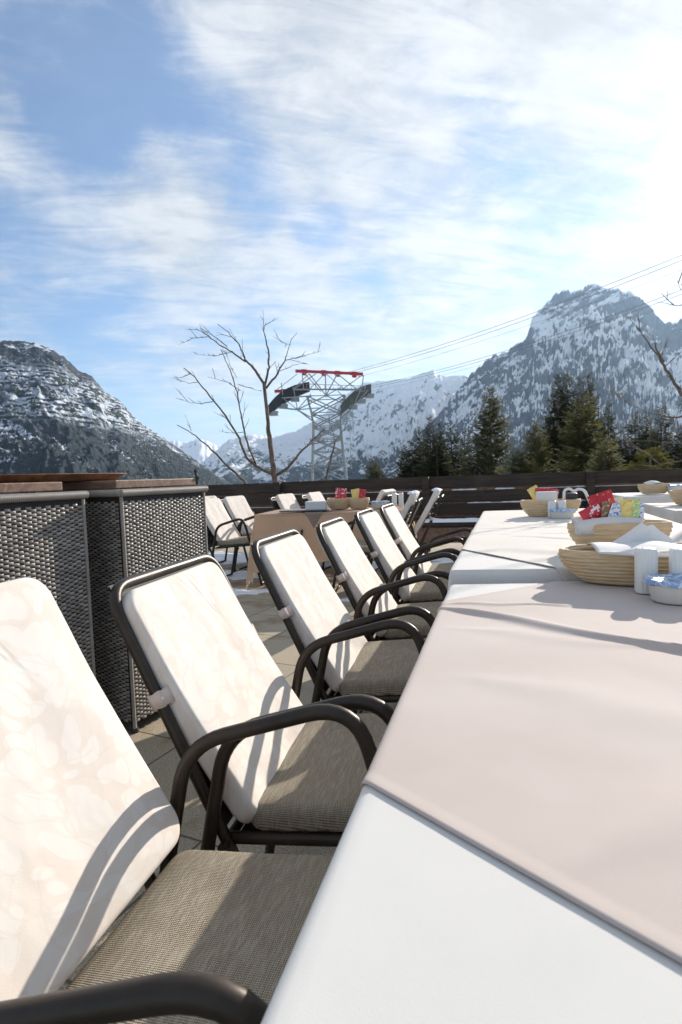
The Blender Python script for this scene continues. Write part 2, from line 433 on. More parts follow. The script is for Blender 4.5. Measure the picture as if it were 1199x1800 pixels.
class MB:
    """collects shapes, then builds them as one mesh"""
    def __init__(s): s.v = []; s.f = []
    def add(s, v, f):
        n = len(s.v); s.v += [tuple(p) for p in v]; s.f += [tuple(i + n for i in q) for q in f]
        return s
    def box(s, c, size, rz=0.0, M=None):
        x, y, z = [k / 2 for k in size]
        P = [Vector((a * x, b * y, d * z)) for a in (-1, 1) for b in (-1, 1) for d in (-1, 1)]
        R = M or Matrix.Rotation(rz, 3, 'Z')
        P = [R @ p + Vector(c) for p in P]
        return s.add(P, [(0, 1, 3, 2), (4, 6, 7, 5), (0, 4, 5, 1), (2, 3, 7, 6), (0, 2, 6, 4), (1, 5, 7, 3)])
    def rbox(s, c, size, r=0.01, rz=0.0, seg=2, M=None):
        bm = bmesh.new(); bmesh.ops.create_cube(bm, size=1)
        for v in bm.verts: v.co = Vector((v.co.x * size[0], v.co.y * size[1], v.co.z * size[2]))
        bmesh.ops.bevel(bm, geom=bm.edges[:], offset=r, segments=seg, profile=0.5, affect='EDGES')
        R = M or Matrix.Rotation(rz, 3, 'Z')
        bm.verts.index_update()
        s.add([R @ v.co + Vector(c) for v in bm.verts], [tuple(v.index for v in f.verts) for f in bm.faces])
        bm.free(); return s
    def tube(s, pts, r, seg=12, closed=False, cap=True, flat=1.0, r1=None):
        P = [Vector(p) for p in pts]
        n = len(P)
        V = []
        T0 = (P[1] - P[0]).normalized()
        up = Vector((0, 0, 1)) if abs(T0.z) < 0.9 else Vector((1, 0, 0))
        N = T0.cross(up).normalized()
        for i in range(n):
            if closed: T = (P[(i + 1) % n] - P[i - 1]).normalized()
            elif i == 0: T = T0
            elif i == n - 1: T = (P[-1] - P[-2]).normalized()
            else: T = ((P[i + 1] - P[i]).normalized() + (P[i] - P[i - 1]).normalized()).normalized()
            N = (N - T * N.dot(T)).normalized()
            B = T.cross(N)
            rr = r if not isinstance(r, (list, tuple)) else r[i]
            if r1 is not None: rr = r + (r1 - r) * i / (n - 1)
            for k in range(seg):
                a = 2 * PI * k / seg
                V.append(P[i] + N * math.cos(a) * rr + B * math.sin(a) * rr * flat)
        F = []
        for i in range(n if closed else n - 1):
            j = (i + 1) % n
            for k in range(seg):
                l = (k + 1) % seg
                F.append((i * seg + k, i * seg + l, j * seg + l, j * seg + k))
        if cap and not closed:
            F.append(tuple(range(seg - 1, -1, -1))); F.append(tuple((n - 1) * seg + k for k in range(seg)))
        return s.add(V, F)
    def lathe(s, prof, c=(0, 0, 0), seg=32, sx=1.0, sy=1.0, rz=0.0):
        V = []; F = []
        n = len(prof)
        R = Matrix.Rotation(rz, 3, 'Z')
        for (r, z) in prof:
            for k in range(seg):
                a = 2 * PI * k / seg
                V.append(R @ Vector((r * math.cos(a) * sx, r * math.sin(a) * sy, z)) + Vector(c))
        for i in range(n - 1):
            for k in range(seg):
                l = (k + 1) % seg
                F.append((i * seg + k, i * seg + l, (i + 1) * seg + l, (i + 1) * seg + k))
        return s.add(V, F)
    def build(s, name, m, parent=None, smooth=True, sharp=38):
        o = mesh(name, s.v, s.f, m, parent, smooth)
        if smooth and sharp:
            me = o.data
            bm = bmesh.new(); bm.from_mesh(me)
            for e in bm.edges:
                if len(e.link_faces) == 2 and e.calc_face_angle(0) > rad(sharp): e.smooth = False
            bm.to_mesh(me); bm.free()
        return o
def fillet(pts, r, n=6):
    """round the corners of a polyline; r one radius or a list"""
    P = [Vector(p) for p in pts]
    out = [P[0]]
    for i in range(1, len(P) - 1):
        a = (P[i - 1] - P[i]); b = (P[i + 1] - P[i])
        rr = r[i - 1] if isinstance(r, (list, tuple)) else r
        d = min(rr, a.length * 0.49, b.length * 0.49)
        A = P[i] + a.normalized() * d; B = P[i] + b.normalized() * d
        for k in range(n + 1):
            t = k / n
            out.append(A * (1 - t) ** 2 + P[i] * 2 * t * (1 - t) + B * t * t)
    out.append(P[-1])
    return out

# numpy gradient noise
class PN:
    def __init__(s, seed):
        r = np.random.RandomState(seed)
        s.p = r.permutation(512); s.g = r.rand(512) * 2 * PI
    def __call__(s, x, y):
        xi = np.floor(x).astype(int); yi = np.floor(y).astype(int)
        xf = x - xi; yf = y - yi
        u = xf * xf * xf * (xf * (xf * 6 - 15) + 10); v = yf * yf * yf * (yf * (yf * 6 - 15) + 10)
        def g(ix, iy, fx, fy):
            a = s.g[s.p[(s.p[ix & 511] + iy) & 511]]
            return np.cos(a) * fx + np.sin(a) * fy
        a = g(xi, yi, xf, yf); b = g(xi + 1, yi, xf - 1, yf)
        c = g(xi, yi + 1, xf, yf - 1); d = g(xi + 1, yi + 1, xf - 1, yf - 1)
        return (a * (1 - u) + b * u) * (1 - v) + (c * (1 - u) + d * u) * v * 1.0
    def fbm(s, x, y, o=5, g=0.5, ridged=False):
        r = 0; a = 1.0; t = 0
        for i in range(o):
            n = s(x * 2 ** i + 17.3 * i, y * 2 ** i - 9.1 * i)
            if ridged: n = (1 - np.abs(n) * 2.2) ** 2 - 0.5
            r = r + a * n; t += a; a *= g
        return r / t
PNc = PN(3)

# ------------------------------------------------------------------ structure: terrace floor
def build_ground():
    m = MB().box((-1, 3, -0.15), (26, 14.3, 0.3))
    tag(m.build('terrace_floor', MT['paving'], smooth=False), kind='structure')
    # snow left lying on the paving
    rs = random.Random(5)
    def patch(cx, cy, rx, ry, h, seed, rz=0.0):
        N = 40; V = []; F = []
        for i in range(14):
            t = i / 13
            for k in range(N):
                a = 2 * PI * k / N
                w = 1 + 0.35 * math.sin(3 * a + seed) + 0.22 * math.sin(7 * a + 2 * seed) + 0.12 * math.sin(13 * a + seed * 3)
                x = rx * t * math.cos(a) * w; y = ry * t * math.sin(a) * w
                V.append((cx + x * math.cos(rz) - y * math.sin(rz), cy + x * math.sin(rz) + y * math.cos(rz),
                          0.0045 + h * max(0, 1 - t ** 3) * (0.7 + 0.3 * math.sin(9 * t * math.cos(a) + seed) * math.cos(7 * t * math.sin(a) + seed)) - (0.006 if i == 13 else 0)))
        for i in range(13):
            for k in range(N):
                l = (k + 1) % N
                F.append((i * N + k, (i + 1) * N + k, (i + 1) * N + l, i * N + l))
        return V, F
    sn = MB()
    for (x, y, a, b, h, s, r) in [(-2.5, 5.0, 0.45, 0.16, 0.008, 1, 0.2), (-2.9, 5.9, 0.9, 0.3, 0.02, 3, 0.1),
                                  (-0.6, 4.9, 0.6, 0.35, 0.02, 5, 0.1), (-0.9, 6.6, 1.6, 0.4, 0.03, 6, 0.0),
                                  (-3.6, 7.3, 1.6, 0.5, 0.05, 7, 0.0), (0.6, 7.3, 1.9, 0.5, 0.05, 8, 0.0), (2.6, 6.8, 1.1, 0.8, 0.03, 9, 0.0)]:
        sn.add(*patch(x, y, a, b, h, s, r))
    tag(sn.build('snow_patches', MT['snow']), kind='stuff', label='thin patches of old snow lying on the terrace paving', cat='snow')
build_ground()

# ------------------------------------------------------------------ chairs
def slab_cushion(w, h, t, rc, re, puff, seed, taper=0.0, wr=0.004):
    """soft cushion in local coords: u across (w), v along (h), thickness t; returns verts, faces. front face at +n"""
    N = 96
    def outline(inset):
        W = w / 2 - inset; Hh = h / 2 - inset; r = max(rc - inset, 0.004)
        pts = []
        per = N // 4
        for q, (sx, sy) in enumerate(((1, 1), (-1, 1), (-1, -1), (1, -1))):
            a0 = q * PI / 2
            m_ = per // 2
            for k in range(m_):
                a = a0 + PI / 2 * k / (m_ - 1)
                pts.append((sx * (W - r) + r * math.cos(a), sy * (Hh - r) + r * math.sin(a)))
            # straight run to the next corner
            nsx, nsy = ((-1, 1), (-1, -1), (1, -1), (1, 1))[q]
            a = a0 + PI / 2
            A = (sx * (W - r) + r * math.cos(a), sy * (Hh - r) + r * math.sin(a))
            B = (nsx * (W - r) + r * math.cos(a), nsy * (Hh - r) + r * math.sin(a))
            for k in range(1, per - m_ + 1):
                f = k / (per - m_ + 1)
                pts.append((A[0] + (B[0] - A[0]) * f, A[1] + (B[1] - A[1]) * f))
        return pts
    rings = []
    prof = []
    for k in range(7):
        a = PI / 2 * k / 6
        prof.append((re * (1 - math.sin(a)), t / 2 - re + re * math.cos(a)))
    # from centre of front to the edge to the centre of the back
    front = [(re + (min(w, h) / 2 - re) * f, None) for f in (0.995, 0.9, 0.78, 0.65, 0.52, 0.4, 0.28, 0.18, 0.09)]
    rs = []
    R = []
    for ins, _ in front: R.append((ins, t / 2, 1))
    for ins, z in prof: R.append((ins, z, 1))
    for ins, z in reversed(prof): R.append((ins, -z, -1))
    for ins, _ in reversed(front): R.append((ins, -t / 2, -1))
    V = []
    for ins, z, sgn in R:
        if ins <= re: o = outline(ins)
        else:
            base = outline(re)
            f = 1 - (ins - re) / (min(w, h) / 2 - re)
            o = [(x * f, y * f) for x, y in base]
        for (x, y) in o:
            d = max(0.0, min(1.0, (1 - abs(x) / (w / 2)) * 4)) * max(0.0, min(1.0, (1 - abs(y) / (h / 2)) * 4))
            zz = z + sgn * puff * d
            nx = float(PNc(np.array([x * 9 + seed]), np.array([y * 5 + seed * 2]))[0]) * wr * 1.6
            nx += float(PNc(np.array([x * 26 + seed]), np.array([y * 11 - seed]))[0]) * wr * 0.8
            if abs(z) >= t / 2 - 1e-6: zz += nx * d
            tp = 1 - taper * (0.5 - y / h)
            V.append((x * tp + nx * 0.6, y, zz))
    F = []
    M = len(R)
    for i in range(M - 1):
        for k in range(N):
            l = (k + 1) % N
            F.append((i * N + k, i * N + l, (i + 1) * N + l, (i + 1) * N + k))
    F.append(tuple(range(N - 1, -1, -1))); F.append(tuple((M - 1) * N + k for k in range(N)))
    return V, F

def make_chair(name='garden_chair'):
    t = empty(name)
    tb = MT['bronze_tube']
    REC = rad(25)
    for s in (-1, 1):
        y = 0.262 * s
        # arm loop, one bent tube: the armrest runs over, the legs go on to the floor
        arm = fillet([(-0.290, y, 0.40), (-0.243, y, 0.622), (0.058, y, 0.708), (0.140, y, 0.40)], [0.075, 0.085], 8)
        MB().tube(arm, 0.0131, 16, cap=False).build('armrest', tb, t)
        ys = y - 0.001 * s
        MB().tube([(-0.290, y, 0.40), (-0.370, y, 0.012)], 0.0135, 14).build('leg', tb, t)
        MB().tube([(0.140, y, 0.40), (0.235, y, 0.012)], 0.0135, 14).build('leg', tb, t)
    MB().tube([(-0.366, -0.262, 0.03), (-0.366, 0.262, 0.03)], 0.011, 10).build('stretcher', tb, t)
    MB().tube([(0.229, -0.262, 0.035), (0.229, 0.262, 0.035)], 0.011, 10).build('stretcher', tb, t)
    # reclining back frame: inverted U running on below the seat
    def B(u, up):   # point on the back plane: up metres along the recline from the hinge
        return (-0.262 - math.sin(REC) * up, u, 0.395 + math.cos(REC) * up)
    fr = fillet([B(-0.238, -0.10), B(-0.238, 0.535), B(0.238, 0.535), B(0.238, -0.10)], 0.07, 8)
    MB().tube(fr, 0.0115, 14).build('back_frame', tb, t)
    pn = MB()
    V = []; F = []
    for i in range(9):
        up = 0.02 + i * (0.52 / 8)
        for k in range(7):
            V.append(B(-0.226 + k * 0.452 / 6, up))
    n0 = len(V)
    off = Vector((math.cos(REC), 0, math.sin(REC))) * 0.004
    V += [tuple(Vector(v) - off) for v in V[:n0]]
    for i in range(8):
        for k in range(6):
            a = i * 7 + k
            F.append((a, a + 1, a + 8, a + 7)); F.append((n0 + a, n0 + a + 7, n0 + a + 8, n0 + a + 1))
    pn.add(V, F).build('back_panel', MT['sling'], t)
    # seat frame
    sf = fillet([(-0.262, -0.225, 0.395), (0.205, -0.225, 0.43), (0.205, 0.225, 0.43), (-0.262, 0.225, 0.395)], 0.05, 6)
    m = MB().tube(sf, 0.0115, 12)
    m.tube([(-0.262, -0.262, 0.395), (-0.262, 0.262, 0.395)], 0.010, 10)
    m.tube([(0.133, -0.262, 0.424), (0.133, 0.262, 0.424)], 0.010, 10)
    m.box((-0.03, 0, 0.4075), (0.44, 0.43, 0.006), M=Matrix.Rotation(-math.atan2(0.035, 0.467), 3, 'Y'))
    m.build('seat_frame', tb, t)
    # cushions
    TL = math.atan2(0.040, 0.44)
    V, F = slab_cushion(0.445, 0.445, 0.052, 0.035, 0.020, 0.005, 3.3)
    R = Matrix.Rotation(-TL, 3, 'Y')
    V = [R @ Vector((v[1], -v[0], v[2])) + Vector((-0.010, 0, 0.4475)) for v in V]
    MB().add(V, F).build('seat_cushion', MT['seat_fabric'], t, sharp=None)
    V, F = slab_cushion(0.445, 0.518, 0.050, 0.045, 0.011, 0.0015, 8.1, taper=0.0, wr=0.003)
    RC = rad(30.5)
    cn = Vector((math.cos(RC), 0, math.sin(RC)))
    c = Vector((-0.195, 0, 0.435)) + Vector((-math.sin(RC), 0, math.cos(RC))) * 0.254 - cn * 0.029
    W = []
    for v in V:
        up = v[1]
        sag = -0.010 * math.sin((up / 0.53 + 0.5) * PI)
        p = c + Vector((-math.sin(RC), 0, math.cos(RC))) * up + cn * (v[2] + sag)
        p.y = v[0]
        W.append(p)
    MB().add(W, F).build('back_cushion', MT['leaf_fabric'], t, sharp=None)
    # straps that tie the cushion to the posts
    for s in (-1, 1):
        P0 = Vector(B(0.238 * s, 0.30))
        nrm = Vector((math.cos(REC), 0, math.sin(REC)))
        upv = Vector((-math.sin(REC), 0, math.cos(REC)))
        loop = []
        yy = Vector((0, 1, 0)) * s
        for q in (( -0.03, 0.030), (0.002, 0.020), (0.014, 0.010), (0.016, -0.006), (0.008, -0.014), (-0.03, -0.015)):
            loop.append(P0 + yy * q[0] + nrm * (q[1] + 0.0))
        loop = fillet(loop, 0.008, 3)
        VV = []; FF = []
        n = len(loop)
        for j, p in enumerate(loop):
            w = 0.0155 + 0.0012 * math.sin(j * 1.3)
            for a in (-1, 1):
                VV.append(p + upv * w * a)
        for j in range(n - 1):
            FF.append((2 * j, 2 * j + 1, 2 * j + 3, 2 * j + 2))
        so_ = mesh('strap', VV, FF, MT['strap_fabric'], t, True)
        md = so_.modifiers.new('s', 'SOLIDIFY'); md.thickness = 0.003; md.offset = 1
    return t
chair0 = make_chair()
first = [True]
def chair(x, y, rz, label, group):
    o = chair0 if first[0] else copy_tree(chair0)
    first[0] = False
    o.location = (x, y, 0); o.rotation_euler = (0, 0, rad(rz))
    tag(o, label, 'chair', group)
    return o
ROW = 'reclining garden chairs in a row along the long table'
ch0 = chair(-0.272, 0.622, 6.5, 'cushioned armchair nearest the viewer, arm shadow across its pale back', ROW)
chair(-0.274, 1.195, 4, 'cushioned armchair beside the wicker cabinet, second from the viewer along the long table', ROW)
chair(-0.285, 1.875, 3, 'third cushioned armchair along the long table, in front of the peach tablecloth', ROW)
chair(-0.275, 2.49, 3, 'fourth cushioned armchair along the long table, by the gap between both tables', ROW)
chair(-0.285, 3.17, 2, 'fifth cushioned armchair along the long table, behind the fourth', ROW)
chair(-0.265, 3.73, 1, 'farthest cushioned armchair in the row along the long table', ROW)
for o_ in bpy.data.objects:
    if o_.parent == ch0 and o_.name.startswith('seat_cushion'): o_.location = (-0.045, 0, 0); o_.rotation_euler = (0, 0, rad(-5))
    if o_.parent == ch0 and o_.name.startswith('back_cushion'): o_.location = (-0.050, 0, 0.058); o_.rotation_euler = (0, 0, rad(-4))
    if o_.parent == ch0 and o_.name.split('.')[0] in ('back_frame', 'back_panel', 'strap'): o_.location = (-0.080, 0, -0.02); o_.rotation_euler = (0, 0, rad(-4))
LFT = 'reclining garden chairs around the peach table'
chair(-2.62, 5.55, 0, 'cushioned armchair left of the peach tablecloth beside the right cabinet edge', LFT)
chair(-2.68, 6.25, 0, 'pale armchair behind the one at the left end of the peach table', LFT)
chair(-3.22, 6.55, 0, 'armchair almost hidden behind the cabinet edge, only its top cushion showing', LFT)
chair(-2.15, 6.6, 0, 'armchair behind the peach table left of the straw baskets', LFT)
chair(-1.93, 7.1, 0, 'narrow seen armchair just left of the white napkins on the peach table', LFT)
TRN = 'chairs turned away with snow on their backs'
c1 = chair(-1.28, 5.0, 188, 'turned armchair with dark back and snow on top, nearer one', TRN)
c2 = chair(-1.16, 5.75, 188, 'turned armchair with dark back and snow on top, right and farther one', TRN)
for o_ in bpy.data.objects:
    if o_.parent and o_.parent.get('group') == LFT and o_.name.startswith('back_cushion'): o_.location = (-0.012, 0, 0.03)
def snow_on(ch, seed):
    r = random.Random(seed)
    m = MB()
    REC = rad(27)
    M4 = Matrix.Translation(ch.location) @ Matrix.Rotation(ch.rotation_euler.z, 4, 'Z')
    for i in range(34):
        y = r.uniform(-0.22, 0.22)
        k = r.random()
        up = 0.565 if k < 0.6 else (0.30 if k < 0.85 else r.uniform(0.25, 0.5))
        p = Vector((-0.262 - math.sin(REC) * up - r.uniform(-0.03, 0.02) * (k < 0.6) - (0.016 if k >= 0.6 else 0), y, 0.395 + math.cos(REC) * up + (0.018 if k < 0.6 else 0)))
        a = r.uniform(0.012, 0.03)
        prof = [(0.001, -0.7), (0.7, -0.45), (1.0, 0.0), (0.8, 0.45), (0.4, 0.75), (0.001, 0.85)]
        mm = MB().lathe([(q[0] * a * 1.4, q[1] * a * 0.8) for q in prof], seg=9)
        m.add([M4 @ (p + Vector(v)) for v in mm.v], mm.f)
    return m
for ch, lb in ((c1, 'lumps of snow on the back of the nearer turned chair'), (c2, 'lumps of snow on the back of the farther turned chair')):
    tag(snow_on(ch, 3 if ch is c1 else 9).build('snow_lumps', MT['snow']), lb, 'snow')
chair(-1.75, 6.35, 175, 'low armchair half hidden between the row and the turned chairs', 'single chairs near the back fence')

rv = random.Random(11)
for o_ in list(bpy.data.objects):
    if o_.parent and o_.parent.get('category') == 'chair' and o_.parent != ch0 and o_.name.startswith(('seat_cushion', 'back_cushion')):
        o_.location.x += rv.uniform(-0.006, 0.008); o_.location.y += rv.uniform(-0.010, 0.010); o_.rotation_euler.z += rad(rv.uniform(-1.5, 1.5))
# ------------------------------------------------------------------ draped table cloths
def drape(name, frame, poly, m, off=0.0, res=0.01, r=0.008, ridges=(), hem=None, fold=0.012, seed=1, flare=0.08, parent=None, thick=0.0, wr=0.0008, ang=0.0):
    """cloth laid over a table. frame = (P0, U, V, W, L, z): plan origin, unit directions of the end and side edges, width, length, top height.
    poly: convex outline in (u, v) metres, reaching past 0..W, 0..L where the cloth hangs."""
    P0, U, Vv, W, L, z = frame
    U = Vector((*U, 0)).normalized(); Vv = Vector((*Vv, 0)).normalized()
    P0 = Vector((*P0, 0))
    nU = Vector((Vv.y, -Vv.x, 0)); nU = nU if nU.dot(U) > 0 else -nU       # outward of the u = W edge
    nV = Vector((-U.y, U.x, 0)); nV = nV if nV.dot(Vv) > 0 else -nV
    ca_, sa_ = math.cos(ang), math.sin(ang)
    us = [p[0] * ca_ + p[1] * sa_ for p in poly]; vs = [-p[0] * sa_ + p[1] * ca_ for p in poly]
    nx = max(2, int((max(us) - min(us)) / res)); ny = max(2, int((max(vs) - min(vs)) / res))
    bm = bmesh.new()
    bmesh.ops.create_grid(bm, x_segments=nx, y_segments=ny, size=0.5)
    for v in bm.verts:
        gx = min(us) + (v.co.x + 0.5) * (max(us) - min(us)); gy = min(vs) + (v.co.y + 0.5) * (max(vs) - min(vs))
        v.co = Vector((gx * ca_ - gy * sa_, gx * sa_ + gy * ca_, 0))
    n = len(poly)
    area = sum(poly[i][0] * poly[(i + 1) % n][1] - poly[(i + 1) % n][0] * poly[i][1] for i in range(n))
    for i in range(n):
        a = Vector((*poly[i], 0)); b = Vector((*poly[(i + 1) % n], 0))
        d = b - a
        no = Vector((d.y, -d.x, 0)) * (1 if area > 0 else -1)
        bmesh.ops.bisect_plane(bm, geom=bm.verts[:] + bm.edges[:] + bm.faces[:], dist=1e-5, plane_co=a, plane_no=no, clear_outer=True)
    def edist(u, v):
        best = 9
        for i in range(n):
            a = Vector(poly[i]); b = Vector(poly[(i + 1) % n]); d = (b - a); t = max(0, min(1, (Vector((u, v)) - a).dot(d) / d.length_squared))
            best = min(best, (Vector((u, v)) - a - d * t).length)
        return best
    bm.verts.ensure_lookup_table()
    q = np.array([(v.co.x, v.co.y) for v in bm.verts])
    w1 = PNc.fbm(q[:, 0] * 5 + seed * 3.7, q[:, 1] * 3.2 + seed, 3)
    w2 = PNc(q[:, 0] * 16 + seed, q[:, 1] * 13)
    for i, v in enumerate(bm.verts):
        u, w = v.co.x, v.co.y
        lo, hi = r, W - r
        lov, hiv = r, L - r
        cu = min(max(u, lo), hi); cv = min(max(w, lov), hiv)
        eu, ev = u - cu, w - cv
        e = math.hypot(eu, ev)
        base = P0 + U * cu + Vv * cv + Vector((0, 0, z))
        h = off + wr * (w1[i] * 4 + w2[i] * 0.8)
        for (a, b, amp, wd) in ridges:
            A = Vector(a); Bb = Vector(b); d = Bb - A; t = (Vector((u, w)) - A).dot(d) / d.length_squared
            if -0.05 < t < 1.05:
                dist = (Vector((u, w)) - A - d * t).cross(d.normalized()) if False else ((u - A.x) * d.y - (w - A.y) * d.x) / d.length
                tt = max(0.0, min(1.0, t)); fade = min(1, (t + 0.05) * 6) * min(1, (1.05 - t) * 6)
                wv = wd * (0.8 + 0.4 * math.sin(t * 9 + seed))
                dist += 0.006 * math.sin(t * 14 + seed)
                h += amp * fade * math.exp(-(dist / wv) ** 2)
        if hem and edist(u, w) < 0.013: h += hem
        if e < 1e-6:
            v.co = base + Vector((0, 0, h)); continue
        o = (nU * eu + nV * ev); o = o / o.length
        a = e / r
        if a < PI / 2:
            p = base + o * r * math.sin(a) + Vector((0, 0, -r * (1 - math.cos(a)))) + (o * math.sin(a) + Vector((0, 0, math.cos(a)))) * h
        else:
            m_ = e - r * PI / 2
            s = cu * 1.0 + cv * 1.0 + math.atan2(ev, eu) * 0.35
            f = fold * min(1.0, m_ / 0.25) * (math.sin(s * 17 + seed) + 0.6 * math.sin(s * 31 + seed * 2))
            p = base + o * (r + h + m_ * flare + f) + Vector((0, 0, -r - m_ * 0.99))
            p += o.cross(Vector((0, 0, 1))) * f * 0.5
        v.co = p
    me = bpy.data.meshes.new(name); bm.to_mesh(me); bm.free()
    me.polygons.foreach_set('use_smooth', [True] * len(me.polygons))
    me.materials.append(m)
    ob = bpy.data.objects.new(name, me); COL.objects.link(ob)
    if parent: ob.parent = parent
    if thick:
        md = ob.modifiers.new('s', 'SOLIDIFY'); md.thickness = thick; md.offset = 0
    return ob
def rectpoly(W, L, d):
    return [(-d, -d), (W + d, -d), (W + d, L + d), (-d, L + d)]
def table(frame, label, legs_in=0.1, group=None, name='dining_table', legm='table_metal'):
    P0, U, V, W, L, z = frame
    U = Vector((*U, 0)).normalized(); V = Vector((*V, 0)).normalized(); P0 = Vector((*P0, 0))
    t = empty(name, P0 + U * W / 2 + V * L / 2, 0, label, 'table', group)
    c = t.location
    a = 0.022
    pts = [P0 + U * u + V * v for u, v in ((a, a), (W - a, a), (W - a, L - a), (a, L - a))]
    vv = [p + Vector((0, 0, z - 0.004)) - c for p in pts] + [p + Vector((0, 0, z - 0.032)) - c for p in pts]
    MB().add(vv, [(0, 1, 2, 3), (7, 6, 5, 4), (0, 4, 5, 1), (1, 5, 6, 2), (2, 6, 7, 3), (3, 7, 4, 0)]).build('tabletop', MT['teak'], t, smooth=False)
    for u in (legs_in, W - legs_in):
        for v in (legs_in * 1.6, L - legs_in * 1.6):
            p = P0 + U * u + V * v - c
            MB().tube([p + Vector((0, 0, z - 0.032)), p + Vector((0, 0, 0.0))], 0.016, 12).build('leg', MT[legm], t)
    return t
# long table, near one: from behind the viewer to 1.8 m
F1 = ((-0.149, -0.75), (1, 0.17), (-0.006, 1), 1.10, 2.52, 0.740)
table(F1, 'table under the near white cloth with the pinkish overlay', group='tables of the long row')
tag(drape('tablecloth', F1, rectpoly(1.10, 2.52, 0.30), MT['white_cloth'], res=0.0125, seed=2, wr=0.00012,
          ridges=[((0.42, 0.0), (0.40, 2.2), 0.0006, 0.018), ((-0.1, 0.72), (1.2, 0.70), 0.0005, 0.010)]), 'white tablecloth over the nearest table, bare in the lower right corner', 'tablecloth')
# overlay: diamond-laid pinkish cloth (u, v in table coordinates)
def uv1(x, y): return (x + 0.153, y + 0.75 - 0.17 * (x + 0.153))
ov = [(-0.05, 1.385), (1.25, 0.30), (1.25, 2.75), (0.44, 2.62), (-0.05, 2.215)]
tag(drape('overlay_cloth', F1, ov, MT['pink_cloth'], off=0.0020, res=0.0060, hem=0.0007, seed=5, fold=0.004, thick=0.0010, wr=0.00025, ang=math.atan2(-1.085, 1.30),
          ridges=[(uv1(-0.16, 1.445), uv1(0.60, 0.965), 0.011, 0.017), 
                  (uv1(-0.15, 1.48), uv1(0.2, 1.50), 0.004, 0.012), (uv1(-0.05, 0.95), uv1(0.6, 0.70), 0.0025, 0.05), (uv1(0.05, 0.50), uv1(0.5, 0.85), 0.002, 0.04), (uv1(-0.10, 1.25), uv1(0.5, 1.10), 0.002, 0.03)]),
    'pinkish overlay cloth with a stitched hem laid diagonally on the nearest white tablecloth', 'overlay cloth')
# second table
F2 = ((-0.172, 1.815), (1, 0.16), (0.005, 1), 1.07, 2.80, 0.772)
table(F2, 'table under the second cloth, slightly higher and behind the big baskets', group='tables of the long row')
tag(drape('tablecloth', F2, rectpoly(1.07, 2.80, 0.32), MT['white_cloth'], res=0.014, seed=7), 'white tablecloth on the second table of the long row', 'tablecloth')
ov2 = [(-0.06, 0.60), (0.50, -0.26), (1.13, 0.3), (1.13, 2.86), (-0.06, 2.86)]
tag(drape('overlay_cloth', F2, ov2, MT['cream_cloth'], off=0.0030, res=0.0115, hem=0.0012, seed=9, fold=0.004, thick=0.0015,
          ridges=[((-0.05, 1.33), (1.05, 1.30), 0.006, 0.010), ((0.1, 1.66), (0.8, 1.60), 0.005, 0.010), ((0.05, 1.05), (0.9, 0.95), 0.004, 0.010),
                  ((0.2, 0.95), (0.5, 0.72), 0.006, 0.012), ((0.1, 2.0), (0.9, 2.05), 0.003, 0.012), ((0.3, 1.3), (0.35, 2.6), 0.002, 0.012)]),
    'creased cream overlay cloth on the second table under the straw baskets', 'overlay cloth')
# peach table at the left
F3 = ((-2.40, 5.22), (1, 0.16), (-0.10, 1), 1.50, 0.80, 0.742)
table(F3, 'folding table under the peach tablecloth left of the chair row', legs_in=0.25)
tag(drape('tablecloth', F3, [(-0.75, -0.20), (-0.30, -0.62), (1.68, -0.34), (1.75, 1.0), (-0.5, 1.1)], MT['peach_cloth'], res=0.016, seed=4, fold=0.014, flare=0.16),
    'peach tablecloth hanging in a low corner at the left table', 'tablecloth')
tag(drape('overlay_cloth', F3, [(0.42, 0.15), (0.60, -0.15), (0.78, 0.15), (0.62, 0.5)], MT['brown_overlay'], off=0.006, res=0.014, seed=6, fold=0.002),
    'small brown cloth with its tip hanging over the peach tablecloth', 'overlay cloth')
# folding trestle of the peach table
m = MB()
m.tube([(-1.93, 4.62 + 0.7, 0.60), (-2.08, 4.98, 0.0)], 0.013, 10)
m.tube([(-1.93, 4.62 + 0.7, 0.60), (-1.78, 4.42, 0.0)], 0.013, 10)
m.tube([(-1.78, 4.42, 0.014), (-1.40, 4.50, 0.014)], 0.013, 10)
tag(m.build('trestle_leg', MT['table_metal']), 'dark folding trestle leg standing in front of the peach table', 'trestle')

